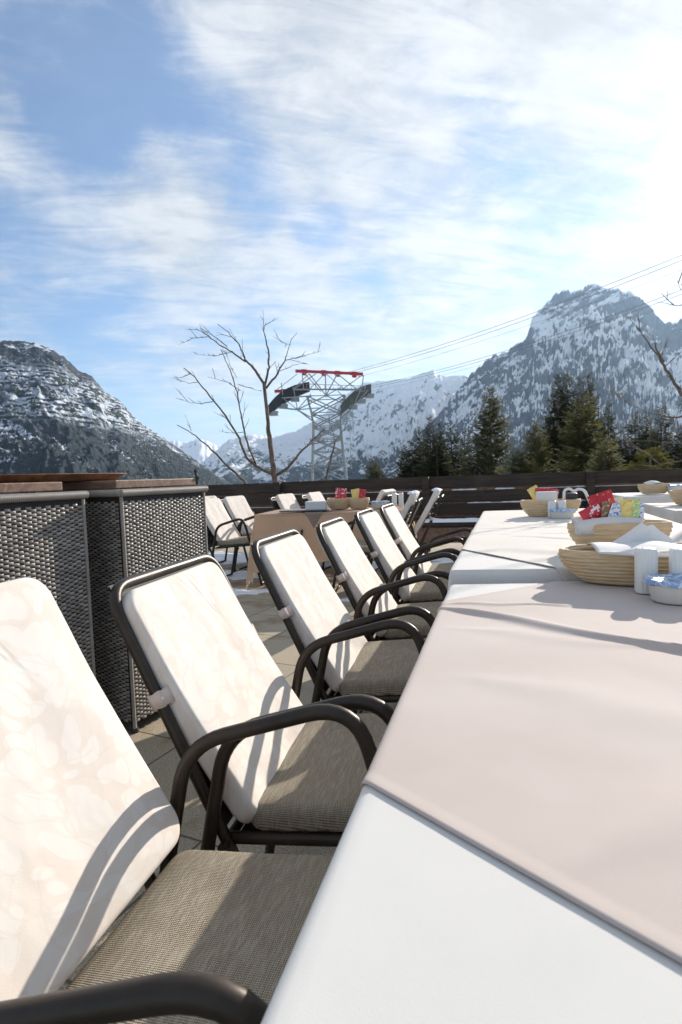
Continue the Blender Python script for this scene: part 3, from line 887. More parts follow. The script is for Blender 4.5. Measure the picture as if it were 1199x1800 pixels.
# ------------------------------------------------------------------ wicker cabinets
CA = rad(9.75)
def weave(w, h, m, parent, name='wicker_panel'):
    """panel in local x (0..w), z (0..h), bumps towards -y"""
    cp, rp = 0.0198, 0.0172
    nc = int(w / cp); nr = int(h / rp)
    base = []
    GX, GZ = 6, 4
    for j in range(GZ):
        for i in range(GX):
            u = i / (GX - 1) * 2 - 1; v = j / (GZ - 1) * 2 - 1
            d = math.sqrt(max(0, 1 - 0.95 * u * u)) * math.sqrt(max(0, 1 - 0.95 * v * v))
            base.append((u * cp * 0.56, -0.0052 * d, v * rp * 0.36 + 0.0008 * u))
    base = np.array(base)
    qf = np.array([(j * GX + i, j * GX + i + 1, (j + 1) * GX + i + 1, (j + 1) * GX + i) for j in range(GZ - 1) for i in range(GX - 1)])
    V = []; F = []; n = 0
    rs = np.random.RandomState(4)
    for c in range(nc):
        for r in range(nr):
            o = np.array([(c + 0.5) * (w / nc), 0, (r + 0.5 + (0.5 if c % 2 else 0)) * (h / nr)])
            if o[2] > h - rp * 0.4: continue
            sc = 1 + rs.uniform(-0.08, 0.08)
            b = base.copy(); b[:, 1] *= sc + rs.uniform(-0.15, 0.1)
            b[:, 2] += rs.uniform(-0.0011, 0.0011); b[:, 0] += rs.uniform(-0.0007, 0.0007); b[:, 2] += b[:, 0] * rs.uniform(-0.10, 0.10)
            V.append(b + o); F.append(qf + n); n += len(base)
    return mesh(name, np.concatenate(V), np.concatenate(F), m, parent, True)
def cabinet(corner, length, depth, label, slab_in, slab_end):
    t = empty('wicker_cabinet', (corner[0], corner[1], 0), 0, label, 'cabinet', 'wicker cabinets on the terrace')
    t.rotation_euler = (0, 0, PI / 2 - CA)          # local +x runs along the lit face, local +y away from it
    H = 1.035
    MB().rbox((length / 2, depth / 2 + 0.004, 0.03 + H / 2), (length - 0.012, depth, H - 0.06), 0.004).build('body', MT['wicker_dark'], t, smooth=False)
    f = weave(length - 0.03, H - 0.07, MT['wicker'], t); f.location = (0.015, 0.003, 0.05)
    g = weave(depth - 0.03, H - 0.07, MT['wicker'], t); g.location = (0.003, depth - 0.01, 0.05); g.rotation_euler = (0, 0, -PI / 2)
    # wrapped corner posts and rim
    def wrapped(P, Q, r, nm):
        mm = MB(); P = Vector(P); Q = Vector(Q); L = (Q - P).length; n = int(L / 0.0075)
        pts = []; rr = []
        for i in range(n * 3 + 1):
            pts.append(P + (Q - P) * i / (n * 3)); rr.append(r * (0.86 if i % 3 == 0 else 1.03))
        mm.tube(pts, rr, 10).build(nm, MT['wicker'], t, sharp=None)
    for p in ((0.006, 0.004), (length - 0.006, 0.004), (0.006, depth)):
        wrapped((p[0], p[1], 0.03), (p[0], p[1], H), 0.008, 'corner_binding')
    wrapped((-0.004, -0.004, H + 0.013), (length + 0.008, -0.004, H + 0.013), 0.016, 'rim')
    wrapped((-0.004, -0.004, H + 0.013), (-0.004, depth, H + 0.013), 0.016, 'rim')
    MB().box((length / 2, depth / 2, H + 0.008), (length, depth, 0.02)).build('lid', MT['wicker_dark'], t, smooth=False)
    a, b = slab_end
    MB().rbox(((a + b) / 2, slab_in + (depth - slab_in - 0.02) / 2, H + 0.050), (b - a, depth - slab_in - 0.03, 0.036), 0.004).build('wooden_top', MT['teak'], t, smooth=False)
    for p in ((0.03, 0.03), (length - 0.03, 0.03), (0.03, depth - 0.03), (length - 0.03, depth - 0.03)):
        MB().lathe([(0, 0), (0.02, 0), (0.016, 0.015), (0.012, 0.04)], (p[0], p[1], 0), 12).build('foot', MT['black_plastic'], t)
    return t
ex = Vector((math.sin(CA), math.cos(CA)))            # along the face
en = Vector((-math.cos(CA), math.sin(CA)))           # away from the lit face
C0 = Vector((-1.548, 2.045))
cabinet(C0, 0.545, 0.52, 'right wicker cabinet with a wooden top and dark latch on its far corner', 0.02, (0.0, 0.51))
C1 = C0 + en * 0.055 - ex * (0.135 + 0.95)
cabinet(C1, 0.95, 0.52, 'left wicker cabinet half in shadow, cut by the left picture edge', 0.03, (0.0, 0.88))
# latch
m = MB()
p = C0 + ex * 0.525 + en * 0.03
m.tube([(p.x, p.y, 1.07), (p.x + 0.003, p.y, 1.10), (p.x - 0.006, p.y, 1.125), (p.x - 0.002, p.y, 1.15)], [0.006, 0.008, 0.006, 0.004], 8)
m.lathe([(0.001, -0.012), (0.009, -0.005), (0.010, 0.003), (0.001, 0.012)], (p.x - 0.005, p.y, 1.138), 8)
m.lathe([(0.001, -0.01), (0.010, -0.004), (0.011, 0.003), (0.001, 0.01)], (p.x + 0.004, p.y, 1.106), 8)
tag(m.build('latch_hook', MT['table_metal']), 'small dark twisted metal hook on the far corner of the right cabinet', 'hook')
# serving trays
def tray(cx, cy, L, W, rz, z, label, h=0.030):
    t = empty('serving_tray', (cx, cy, z), rz, label, 'tray', 'wooden trays on the cabinets')
    def ring(k, zz, e=0.0):
        pts = []
        for i in range(48):
            a = 2 * PI * i / 48
            c, s = math.cos(a), math.sin(a)
            x = math.copysign(abs(c) ** 0.55, c) * (L / 2 + e); y = math.copysign(abs(s) ** 0.55, s) * (W / 2 + e)
            pts.append((x * k if False else x, y, zz))
        return pts
    prof = [(-0.06, 0.0), (-0.035, 0.0), (-0.02, 0.008), (0.0, h - 0.003), (0.012, h), (0.012, h + 0.003), (-0.002, h + 0.002), (-0.024, 0.011), (-0.036, 0.004), (-0.06, 0.004)]
    V = []; F = []
    for e, zz in prof: V += ring(1, zz, e)
    n = len(prof)
    for i in range(n - 1):
        for k in range(48):
            l = (k + 1) % 48
            F.append((i * 48 + k, i * 48 + l, (i + 1) * 48 + l, (i + 1) * 48 + k))
    F.append(tuple(range(47, -1, -1))); F.append(tuple((n - 1) * 48 + k for k in range(48)))
    MB().add(V, F).build('tray_body', MT['tray_wood'], t)
    return t
rz = PI / 2 - CA
def onc(a, b): q = C1 + ex * a + en * b; return q.x, q.y
x_, y_ = onc(1.03, 0.30)
tray(x_, y_, 0.66, 0.34, rz, 1.1045, 'wooden tray bridging from the left cabinet onto the right one')
x_, y_ = onc(0.18, 0.22)
tray(x_, y_, 0.42, 0.30, rz, 1.1045, 'wooden tray at the left picture edge on the left cabinet')

# ------------------------------------------------------------------ back fence with bench
def build_fence():
    Y = 8.0
    t = empty('plank_fence', (0, Y, 0), 0, 'dark brown plank fence along the back of the terrace', 'fence')
    r = random.Random(2)
    xs = [-7.9, -5.5, -3.27, -1.05, 1.08, 3.3, 5.6, 8.0]
    # planks run behind the posts; each row is cut at the posts
    for row, (z0, h) in enumerate([(0.875, 0.165), (0.690, 0.155), (0.505, 0.155), (0.320, 0.155), (0.135, 0.155)]):
        m = MB()
        for a, b in zip(xs[:-1], xs[1:]):
            dz = r.uniform(-0.006, 0.006)
            m.rbox(((a + b) / 2, 0.045 + r.uniform(-0.002, 0.002), z0 + h / 2 + dz), (b - a - 0.006, 0.03, h), 0.003, seg=1)
        m.build('plank_row', MT['fence_wood'], t, smooth=False)
    for x in xs:
        MB().rbox((x, -0.02, 0.52), (0.095, 0.095, 1.05), 0.005).build('post', MT['fence_wood'], t, smooth=False)
    m = MB()
    for row, z in enumerate((0.855, 0.668, 0.483)):
        for a, b in zip(xs[:-1], xs[1:]):
            m.rbox(((a + b) / 2, 0.085, z), (b - a - 0.1, 0.03, 0.05), 0.002, seg=1)
    m.build('rear_rail', MT['teak'], t, smooth=False)
    sn = MB()  # snow strips; the long thin ones imitate backlight along the plank edges
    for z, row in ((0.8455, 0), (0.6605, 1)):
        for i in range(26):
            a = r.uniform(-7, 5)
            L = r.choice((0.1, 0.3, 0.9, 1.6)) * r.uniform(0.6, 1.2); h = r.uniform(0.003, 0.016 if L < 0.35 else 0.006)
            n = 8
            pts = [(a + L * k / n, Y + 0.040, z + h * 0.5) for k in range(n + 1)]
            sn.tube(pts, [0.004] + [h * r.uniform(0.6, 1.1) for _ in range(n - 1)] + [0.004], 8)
    tag(sn.build('snow_ledge', MT['snow']), 'thin white strips of snow and imitated rim light on the fence planks', 'snow', kind='stuff')
    # low bench in front of the fence
    b = empty('plank_bench', (0.1, 7.55, 0), 0, 'low wooden bench with snow in front of the back fence', 'bench')
    MB().rbox((0, 0, 0.43), (2.6, 0.40, 0.05), 0.006).build('seat', MT['fence_wood'], b, smooth=False)
    MB().rbox((0, -0.15, 0.29), (2.5, 0.03, 0.20), 0.004).build('apron', MT['teak'], b, smooth=False)
    for x in (-1.15, 0, 1.15):
        for yy in (-0.12, 0.14):
            MB().rbox((x, yy, 0.20), (0.07, 0.06, 0.40), 0.004).build('leg', MT['fence_wood'], b, smooth=False)
    m = MB()
    N = 30
    V = []; F = []
    for i in range(N + 1):
        x = -1.2 + 2.4 * i / N
        for k in range(9):
            y = -0.17 + 0.34 * k / 8
            e = min(1, (1 - abs(k / 4 - 1)) * 2.0) * min(1, (1 - abs(i / (N / 2) - 1)) * 8)
            hh = 0.045 * e * (0.7 + 0.3 * math.sin(i * 0.9) * math.cos(k + i * 0.3))
            V.append((0.1 + x, 7.55 + y, 0.4535 + hh))
    for i in range(N):
        for k in range(8):
            a = i * 9 + k
            F.append((a, a + 9, a + 10, a + 1))
    tag(m.add(V, F).build('snow_layer', MT['snow'], sharp=None), 'layer of snow on the low bench by the fence', 'snow')
build_fence()

# ------------------------------------------------------------------ table ware
def basket(cx, cy, z, a, b, h, label, rz=0.0, coils=8, group='coiled straw bread baskets'):
    t = empty('bread_basket', (cx, cy, z), rz, label, 'basket', group)
    prof = []
    th = h / coils
    def rr(f): return 0.70 + 0.30 * math.sin(f * PI / 2) ** 0.9
    prof.append((0.001, 0.004))
    prof.append((rr(0) - 0.02, 0.001))
    for c in range(coils):
        for k in range(6):
            s = k / 6
            f = (c + s) / coils
            bulge = math.sin(s * PI) ** 0.7
            prof.append((rr(f) + bulge * 0.030 - 0.012, f * h))
    top = h
    for k in range(6):
        aa = PI * k / 5
        prof.append((rr(1) - 0.028 + 0.035 * math.cos(aa), top + 0.006 + 0.007 * math.sin(aa)))
    for c in range(coils - 1, -1, -1):
        for k in range(5, -1, -1):
            s = k / 6; f = (c + s) / coils
            bulge = math.sin(s * PI) ** 0.7
            prof.append((rr(f) - 0.075 - bulge * 0.02, f * h + 0.006))
    prof.append((0.001, 0.012))
    m = MB()
    seg = 72
    V = []; F = []
    rn = random.Random(int(cx * 100) + 3)
    ph = [rn.uniform(0, 6) for _ in range(4)]
    for i, (r_, zz) in enumerate(prof):
        for k in range(seg):
            an = 2 * PI * k / seg
            w = 1 + 0.006 * math.sin(3 * an + ph[0]) + 0.004 * math.sin(an * 18 + i * 0.9)
            V.append((r_ * w * a * math.cos(an), r_ * w * b * math.sin(an), zz + 0.0015 * math.sin(2 * an + ph[1]) * (zz / h)))
    for i in range(len(prof) - 1):
        for k in range(seg):
            l = (k + 1) % seg
            F.append((i * seg + k, i * seg + l, (i + 1) * seg + l, (i + 1) * seg + k))
    m.add(V, F).build('basket_body', MT['straw'], t, sharp=None)
    return t
def napkins(name, cx, cy, z, w, d, n, rz, label, seed=1, tilt=0.0, cat='napkins', bulge=0.02, h=0.008):
    """a soft pile of folded paper napkins: thin sheets slightly fanned, one mesh (they lie as one stack)"""
    r = random.Random(seed)
    m = MB()
    for i in range(n):
        N = 12; V = []; F = []
        a = rz + r.uniform(-0.22, 0.22); ox = r.uniform(-0.014, 0.014); oy = r.uniform(-0.014, 0.014)
        ph = r.uniform(0, 6)
        for p in range(N + 1):
            for q in range(N + 1):
                x = (p / N - 0.5) * w; y = (q / N - 0.5) * d
                zz = i * h + bulge * (math.cos(x / w * PI) * 0.6 + 0.35 * math.sin(y / d * 5 + ph)) * (0.4 + i / n) + tilt * y
                V.append((ox + x * math.cos(a) - y * math.sin(a), oy + x * math.sin(a) + y * math.cos(a), zz))
        n0 = (N + 1) ** 2
        V += [(v[0], v[1], v[2] - 0.004) for v in V]
        for p in range(N):
            for q in range(N):
                k = p * (N + 1) + q
                F.append((k, k + N + 1, k + N + 2, k + 1)); F.append((n0 + k, n0 + k + 1, n0 + k + N + 2, n0 + k + N + 1))
        B = [k for k in range(0, N + 1)] + [k * (N + 1) + N for k in range(1, N + 1)] + [N * (N + 1) + k for k in range(N - 1, -1, -1)] + [k * (N + 1) for k in range(N - 1, 0, -1)]
        for u in range(len(B)):
            v = (u + 1) % len(B)
            F.append((B[u], B[v], n0 + B[v], n0 + B[u]))
        m.add(V, F)
    o = m.build(name, MT['paper'], sharp=30)
    o.location = (cx, cy, z)
    return tag(o, label, cat)
def shaker(cx, cy, z, label, r=0.027, h=0.118, group='white ribbed shakers'):
    t = empty('shaker', (cx, cy, z), 0, label, 'shaker', group)
    prof = [(0.001, 0.0), (0.94, 0.0), (1.0, 0.004), (1.0, h - 0.010), (0.93, h - 0.003), (0.80, h), (0.001, h + 0.001)]
    seg = 64; V = []; F = []
    for i, (q, zz) in enumerate(prof):
        for k in range(seg):
            a = 2 * PI * k / seg
            rib = 1 - (0.05 if (k % 4) in (0,) and 0 < i < 5 else 0)
            c_, s_ = math.cos(a), math.sin(a)
            sq = (abs(c_) ** 3 + abs(s_) ** 3) ** (-1 / 3)      # slightly squared body
            V.append((q * r * rib * c_ * sq, q * r * rib * s_ * sq, zz))
    for i in range(len(prof) - 1):
        for k in range(seg):
            l = (k + 1) % seg
            F.append((i * seg + k, i * seg + l, (i + 1) * seg + l, (i + 1) * seg + k))
    MB().add(V, F).build('body', MT['ceramic'], t)
    d = MB()
    for k in range(5):
        a = k * 2 * PI / 5
        d.lathe([(0.0012, 0.0), (0.0012, 0.0016), (0.0001, 0.0018)], (math.cos(a) * r * 0.35, math.sin(a) * r * 0.35, h), 8)
    d.build('pour_holes', MT['black_plastic'], t)
    return t
def tub(cx, cy, z, r, h, label, sx=1.0, lid=True, rz=0.0, group='butter tubs with blue lids'):
    t = empty('butter_tub', (cx, cy, z), rz, label, 'tub', group)
    MB().lathe([(0.001, 0.0), (r * 0.78, 0.0), (r * 0.83, 0.004), (r * 0.96, h * 0.86), (r * 0.97, h), (r * 0.93, h), (r * 0.9, h * 0.8), (0.001, h * 0.8)], seg=48, sx=sx).build('tub_body', MT['tub_plastic'], t)
    m = MB()
    prof = [(r * 0.98, h - 0.010), (r * 1.06, h - 0.008), (r * 1.07, h), (r * 1.03, h + 0.004), (r * 0.9, h + 0.002), (r * 0.5, h - 0.001), (0.001, h - 0.002)]
    V = []; F = []; seg = 60
    rn = random.Random(int(cx * 100))
    for i, (q, zz) in enumerate(prof):
        for k in range(seg):
            a = 2 * PI * k / seg
            w = 1 + 0.012 * math.sin(a * 13 + i) * (i < 4)
            V.append((q * w * sx * math.cos(a), q * w * math.sin(a), zz + 0.0015 * math.sin(a * 5 + i * 0.7)))
    for i in range(len(prof) - 1):
        for k in range(seg):
            l = (k + 1) % seg
            F.append((i * seg + k, i * seg + l, (i + 1) * seg + l, (i + 1) * seg + k))
    m.add(V, F)
    m.box((-r * sx * 1.09, -0.004, h - 0.006), (0.014, 0.018, 0.001))
    m.build('foil_lid', MT['blue_foil'], t)
    return t
def packet(c, w, h, rz, lean, roll, m, label, name='sauce_packet', cat='packet', group='packets standing in the baskets'):
    """a filled sachet: pillow with crimped ends, standing and leaning"""
    N, K = 8, 12
    V = []; F = []
    rn = random.Random(int(abs(c[0]) * 997 + w * 1e4))
    for sg in (1, -1):
        for i in range(K + 1):
            for j in range(N + 1):
                u = j / N * 2 - 1; v = i / K * 2 - 1
                b = max(0, 1 - u * u) ** 0.6 * max(0, 1 - (v / 0.86) ** 2) ** 0.5 * w * 0.13
                V.append((u * w / 2 + rn.uniform(-1, 1) * 0.0006, sg * (b + 0.0005), v * h / 2))
    n0 = (K + 1) * (N + 1)
    for i in range(K):
        for j in range(N):
            a = i * (N + 1) + j
            F.append((a, a + N + 1, a + N + 2, a + 1)); F.append((n0 + a, n0 + a + 1, n0 + a + N + 2, n0 + a + N + 1))
    for i in range(K):
        for j in (0, N):
            a = i * (N + 1) + j
            F.append((a, a + N + 1, n0 + a + N + 1, n0 + a) if j else (a + N + 1, a, n0 + a, n0 + a + N + 1))
    for j in range(N):
        F.append((j, j + 1, n0 + j + 1, n0 + j)); a = K * (N + 1) + j; F.append((a + 1, a, n0 + a, n0 + a + 1))
    R = Matrix.Rotation(rz, 3, 'Z') @ Matrix.Rotation(lean, 3, 'X') @ Matrix.Rotation(roll, 3, 'Y')
    o = MB().add(V, F).build(name, MT[m], smooth=True, sharp=50)
    o.location = c; o.rotation_euler = R.to_euler()
    return tag(o, label, cat, group)

# near basket with napkins, shakers and tub at the end of the nearest table
basket(0.405, 1.822, 0.746, 0.250, 0.108, 0.088, 'big straw basket of napkins on the nearest table, right edge cut off', rz=0.10, coils=8)
def draped_napkin(cx, cy, z, a, b, rz, x0, x1, seed, label):
    # folded sheet lying on the heap and lapping over the near rim of the basket
    r = random.Random(seed)
    N, K = 30, 14
    V = []; F = []
    for i in range(N + 1):
        x = x0 + (x1 - x0) * i / N
        yr = b * math.sqrt(max(0.03, 1 - (x / a) ** 2)) + 0.004
        lap = 0.010 + 0.003 * math.sin(x * 22 + seed) + 0.006 * (i / N)
        for k in range(K + 1):
            f = k / K
            if f < 0.72:
                y = 0.06 + (-yr - 0.06) * (f / 0.72)
                zz = 0.006 * math.sin(x * 14 + seed) * (1 - f / 0.72) + 0.010 * math.sin(f / 0.72 * PI) + 0.004 * math.sin(x * 40 + f * 6)
            else:
                q = (f - 0.72) / 0.28
                y = -yr - 0.008 * math.sin(min(1, q * 2) * PI / 2)
                zz = -lap * q ** 1.4
            V.append((x, y, zz))
    for i in range(N):
        for k in range(K):
            q = i * (K + 1) + k
            F.append((q, q + K + 1, q + K + 2, q + 1))
    o = mesh('paper_napkins', V, F, MT['paper'], None, True)
    md = o.modifiers.new('s', 'SOLIDIFY'); md.thickness = 0.003; md.offset = 1
    o.location = (cx, cy, z); o.rotation_euler = (0, 0, rz)
    return tag(o, label, 'napkins')
draped_napkin(0.405, 1.822, 0.7465 + 0.088 + 0.014, 0.250, 0.108, 0.10, -0.165, 0.20, 2.0, 'white paper napkins heaped in the near straw basket, lapping over its rim')
m = MB()
def fold(pts, h, off):
    V = []; F = []
    n = len(pts)
    for x, y, z in pts: V.append((x, y, 0.0)); V.append((x + off[0], y + off[1], z))
    for i in range(n - 1): F.append((2 * i, 2 * i + 2, 2 * i + 3, 2 * i + 1))
    return V, F
V, F = fold([(-0.085, -0.005, 0.004), (-0.04, 0.004, 0.032), (0.0, 0.0, 0.064), (0.022, -0.006, 0.050), (0.05, 0.004, 0.030), (0.085, 0.0, 0.006)], 0, (0.0, 0.02))
m.add(V, F)
V, F = fold([(-0.03, 0.03, 0.01), (0.01, 0.034, 0.045), (0.038, 0.03, 0.056), (0.06, 0.036, 0.036), (0.10, 0.03, 0.004)], 0, (0.0, 0.015))
m.add(V, F)
o = m.build('folded_napkin', MT['paper'], smooth=False); o.location = (0.392, 1.845, 0.850); o.rotation_euler = (0, 0, 0.05)
md = o.modifiers.new('s', 'SOLIDIFY'); md.thickness = 0.002
tag(o, 'pointed folded paper napkin standing on the heap in the near basket', 'napkin')
m = MB(); m.rbox((0.20, 1.80, 0.828), (0.07, 0.045, 0.008), 0.003, rz=0.4)
tag(m.build('dark_spectacle_case', MT['menu_black']), 'flat black case at the left end inside the near basket', 'case')
shaker(0.360, 1.664, 0.746, 'left white shaker standing in front of the near straw basket')
shaker(0.440, 1.652, 0.746, 'right white shaker in front of the near basket, cut by the picture edge')
tub(0.402, 1.565, 0.746, 0.062, 0.052, 'round cream tub with crinkled blue lid at the right edge of the near table')
# second basket, packets
basket(0.405, 2.285, 0.777, 0.178, 0.10, 0.092, 'straw basket full of coloured packets behind the near napkin basket', rz=0.12, coils=6)
def holder(cx, cy, z, w, d, h, rz, label):
    """folded white paper wrap, open on top, with slumped front"""
    V = []; F = []; N = 16
    for s, (y0, thk) in enumerate(((-d / 2, 0), (d / 2, 0))):
        for i in range(N + 1):
            u = i / N
            x = (u - 0.5) * w
            top = h * (0.86 + 0.16 * math.sin(u * PI) - 0.10 * (1 - u) * (s == 0))
            V.append((x, y0 + 0.004 * math.sin(u * 7), 0)); V.append((x * 1.02, y0 * 1.12 + 0.005 * math.sin(u * 9 + s), top))
    for s in range(2):
        b = s * 2 * (N + 1)
        for i in range(N):
            F.append((b + 2 * i, b + 2 * i + 2, b + 2 * i + 3, b + 2 * i + 1))
    b = 2 * (N + 1)
    F.append((0, 1, b + 1, b)); F.append((2 * N, b + 2 * N, b + 2 * N + 1, 2 * N + 1))
    F.append((0, b, b + 2 * N, 2 * N))
    o = mesh('paper_wrap', V, F, MT['paper'], None, True)
    md = o.modifiers.new('s', 'SOLIDIFY'); md.thickness = 0.0025
    o.location = (cx, cy, z); o.rotation_euler = (0, 0, rz)
    return tag(o, label, 'paper')
holder(0.355, 2.235, 0.842, 0.215, 0.075, 0.066, 0.12, 'white paper wrap holding packets in the second basket')
GP = 'packets standing in the baskets'
packet((0.352, 2.262, 0.935), 0.088, 0.115, 0.15, -0.12, -0.30, 'pk_red', 'large red packet leaning back in the second basket')
packet((0.302, 2.225, 0.921), 0.075, 0.045, 0.1, -0.2, -0.50, 'pk_redwhite', 'small red and white packet at the left of the paper wrap')
packet((0.349, 2.222, 0.918), 0.026, 0.085, 0.1, -0.1, 0.10, 'pk_brown', 'narrow brown sachet in front of the large red packet')
packet((0.376, 2.215, 0.918), 0.030, 0.070, 0.1, -0.15, 0.35, 'pk_blue', 'blue and white sachet right of the brown one')
packet((0.397, 2.225, 0.922), 0.030, 0.070, 0.1, -0.1, 0.15, 'pk_blue', 'second blue and white sachet before the cream one')
packet((0.406, 2.25, 0.946), 0.028, 0.060, 0.1, -0.1, -0.35, 'pk_cream', 'small cream sachet standing tallest beside the yellow one')
packet((0.421, 2.225, 0.925), 0.045, 0.080, 0.1, -0.1, 0.0, 'pk_yellow', 'yellow packet between the blue and green sachets')
packet((0.449, 2.222, 0.925), 0.022, 0.085, 0.1, -0.1, 0.10, 'pk_green', 'narrow green sachet right of the yellow packet')
packet((0.466, 2.226, 0.918), 0.020, 0.070, 0.1, -0.1, 0.0, 'pk_blue', 'rightmost pale blue sachet in the paper wrap')
# third basket farther on the second table
basket(0.293, 3.98, 0.777, 0.188, 0.105, 0.095, 'straw basket farther along the second table with red packets', rz=0.08, coils=7)
m = MB().rbox((0, 0, 0.0), (0.125, 0.07, 0.070), 0.004)
o = m.build('napkin_block', MT['paper'], smooth=False); o.location = (0.268, 3.945, 0.905); o.rotation_euler = (0, 0, 0.1)
tag(o, 'white block of napkins standing in the farther basket', 'napkins')
packet((0.262, 4.01, 0.940), 0.12, 0.045, 0.1, -0.2, 0.02, 'pk_red', 'flat red packet lying on top of the napkin block')
packet((0.200, 4.02, 0.932), 0.07, 0.085, 0.1, -0.2, -0.5, 'pk_yellow', 'yellow packet leaning at the left end of the farther basket')
packet((0.320, 4.03, 0.930), 0.06, 0.05, 0.1, -0.2, 0.2, 'pk_redwhite', 'red patterned packet at the right of the napkin block')
m = MB()
lp = fillet([(0.372, 3.93, 0.86), (0.375, 3.93, 0.945), (0.405, 3.93, 0.958), (0.435, 3.93, 0.935), (0.455, 3.90, 0.955), (0.49, 3.88, 0.945), (0.535, 3.86, 0.83)], 0.02, 5)
m.tube(lp, 0.011, 10, flat=0.8)
tag(m.build('towel_strip', MT['paper']), 'twisted white napkin strip curling out of the farther basket', 'napkin')
m = MB().rbox((0.425, 3.985, 0.905), (0.075, 0.04, 0.045), 0.014, rz=0.3)
tag(m.build('sunglasses_pouch', MT['menu_black']), 'dark pouch tucked in the right end of the farther basket', 'pouch')
shaker(0.295, 3.86, 0.777, 'left shaker in front of the farther basket', 0.027, 0.105)
shaker(0.352, 3.86, 0.777, 'right shaker in front of the farther basket', 0.027, 0.105)
tub(0.345, 3.775, 0.777, 0.052, 0.052, 'oblong tub with blue lid before the farther shakers', sx=1.45)
# peach table things
def P3(u, v):
    q = Vector((-2.40, 5.22)) + Vector((1, 0.16)).normalized() * u + Vector((-0.1, 1)).normalized() * v
    return q.x, q.y
x_, y_ = P3(0.78, 0.42)
basket(x_, y_, 0.748, 0.13, 0.10, 0.105, 'left straw basket on the peach table', coils=6)
x_, y_ = P3(0.99, 0.40)
basket(x_, y_, 0.748, 0.115, 0.09, 0.10, 'right straw basket on the peach table', coils=6)
x_, y_ = P3(0.80, 0.42)
packet((x_, y_, 0.905), 0.12, 0.13, 0.15, -0.1, 0.1, 'pk_redwhite', 'red and orange packet in the left basket on the peach table')
x_, y_ = P3(0.96, 0.42)
packet((x_, y_, 0.895), 0.09, 0.12, 0.15, -0.1, -0.15, 'pk_yellow', 'yellow packet between the two baskets on the peach table')
x_, y_ = P3(1.03, 0.40)
packet((x_, y_, 0.895), 0.07, 0.11, 0.15, -0.1, 0.15, 'pk_red', 'red packet in the right basket on the peach table')
x_, y_ = P3(0.56, 0.30)
m = MB().rbox((0, 0, 0.058), (0.21, 0.13, 0.088), 0.006)
o = m.build('napkin_block', MT['paper'], smooth=False); o.location = (x_, y_, 0.742); o.rotation_euler = (0, 0, 0.16)
tag(o, 'white napkin block left of the baskets on the peach table', 'napkins')
x_, y_ = P3(1.22, 0.35)
tub(x_, y_, 0.748, 0.075, 0.07, 'pale tub right of the baskets on the peach table', sx=1.3)
x_, y_ = P3(1.36, 0.42)
shaker(x_, y_, 0.748, 'left shaker at the right end of the peach table', 0.025, 0.15)
x_, y_ = P3(1.43, 0.42)
shaker(x_, y_, 0.748, 'right shaker at the right end of the peach table', 0.025, 0.15)
m = MB().rbox((0, 0, 0.008), (0.48, 0.16, 0.012), 0.003)
x_, y_ = P3(0.48, 0.10)
o = m.build('menu_folder', MT['menu_black'], smooth=False); o.location = (x_, y_, 0.752); o.rotation_euler = (0, 0, 0.16)
tag(o, 'dark menu folder lying at the front of the peach table', 'menu')
# tables at the right
F4 = ((1.14, 4.42), (1, 0.10), (0.0, 1), 1.3, 1.0, 0.765)
table(F4, 'table at the right picture edge beyond the long row', group='tables at the right')
tag(drape('tablecloth', F4, rectpoly(1.3, 1.0, 0.36), MT['cream_cloth'], res=0.02, seed=12), 'cream tablecloth on the table at the right picture edge', 'tablecloth')
F5 = ((1.10, 5.95), (1, 0.05), (0.0, 1), 1.6, 0.9, 0.80)
table(F5, 'rearmost table at the right near the fence', group='tables at the right')
tag(drape('tablecloth', F5, rectpoly(1.6, 0.9, 0.36), MT['white_cloth'], res=0.025, seed=14), 'white tablecloth on the rearmost table at the right', 'tablecloth')
basket(1.43, 5.02, 0.772, 0.175, 0.10, 0.10, 'straw basket with shadow on the table at the right edge', coils=7)
packet((1.42, 5.05, 0.905), 0.14, 0.07, 0.0, -0.2, 0.1, 'pk_redwhite', 'red packet with white flecks in the basket at the right edge')
packet((1.52, 5.05, 0.905), 0.12, 0.08, 0.0, -0.2, -0.1, 'pk_red', 'plain red packet in the basket at the right edge')
napkins('paper_napkins', 1.45, 4.98, 0.868, 0.17, 0.10, 2, 0, 'white napkins on top of the basket at the right edge', 21)
shaker(1.525, 4.87, 0.772, 'white shaker before the basket at the right edge', 0.028, 0.11)
m = MB().rbox((0, 0, 0.008), (0.30, 0.20, 0.014), 0.003)
o = m.build('menu_folder', MT['menu_black'], smooth=False); o.location = (1.45, 4.66, 0.772); o.rotation_euler = (0, 0, 0.1)
tag(o, 'black menu folder on the table at the right edge', 'menu')
basket(1.44, 6.32, 0.807, 0.145, 0.10, 0.085, 'small straw basket on the rearmost right table', coils=6)
napkins('paper_napkins', 1.45, 6.32, 0.88, 0.17, 0.12, 4, 0.3, 'crumpled napkins in the basket on the rearmost table', 31, bulge=0.03)
tub(1.62, 6.25, 0.807, 0.07, 0.08, 'pale tub beside the basket on the rearmost table', sx=1.2)

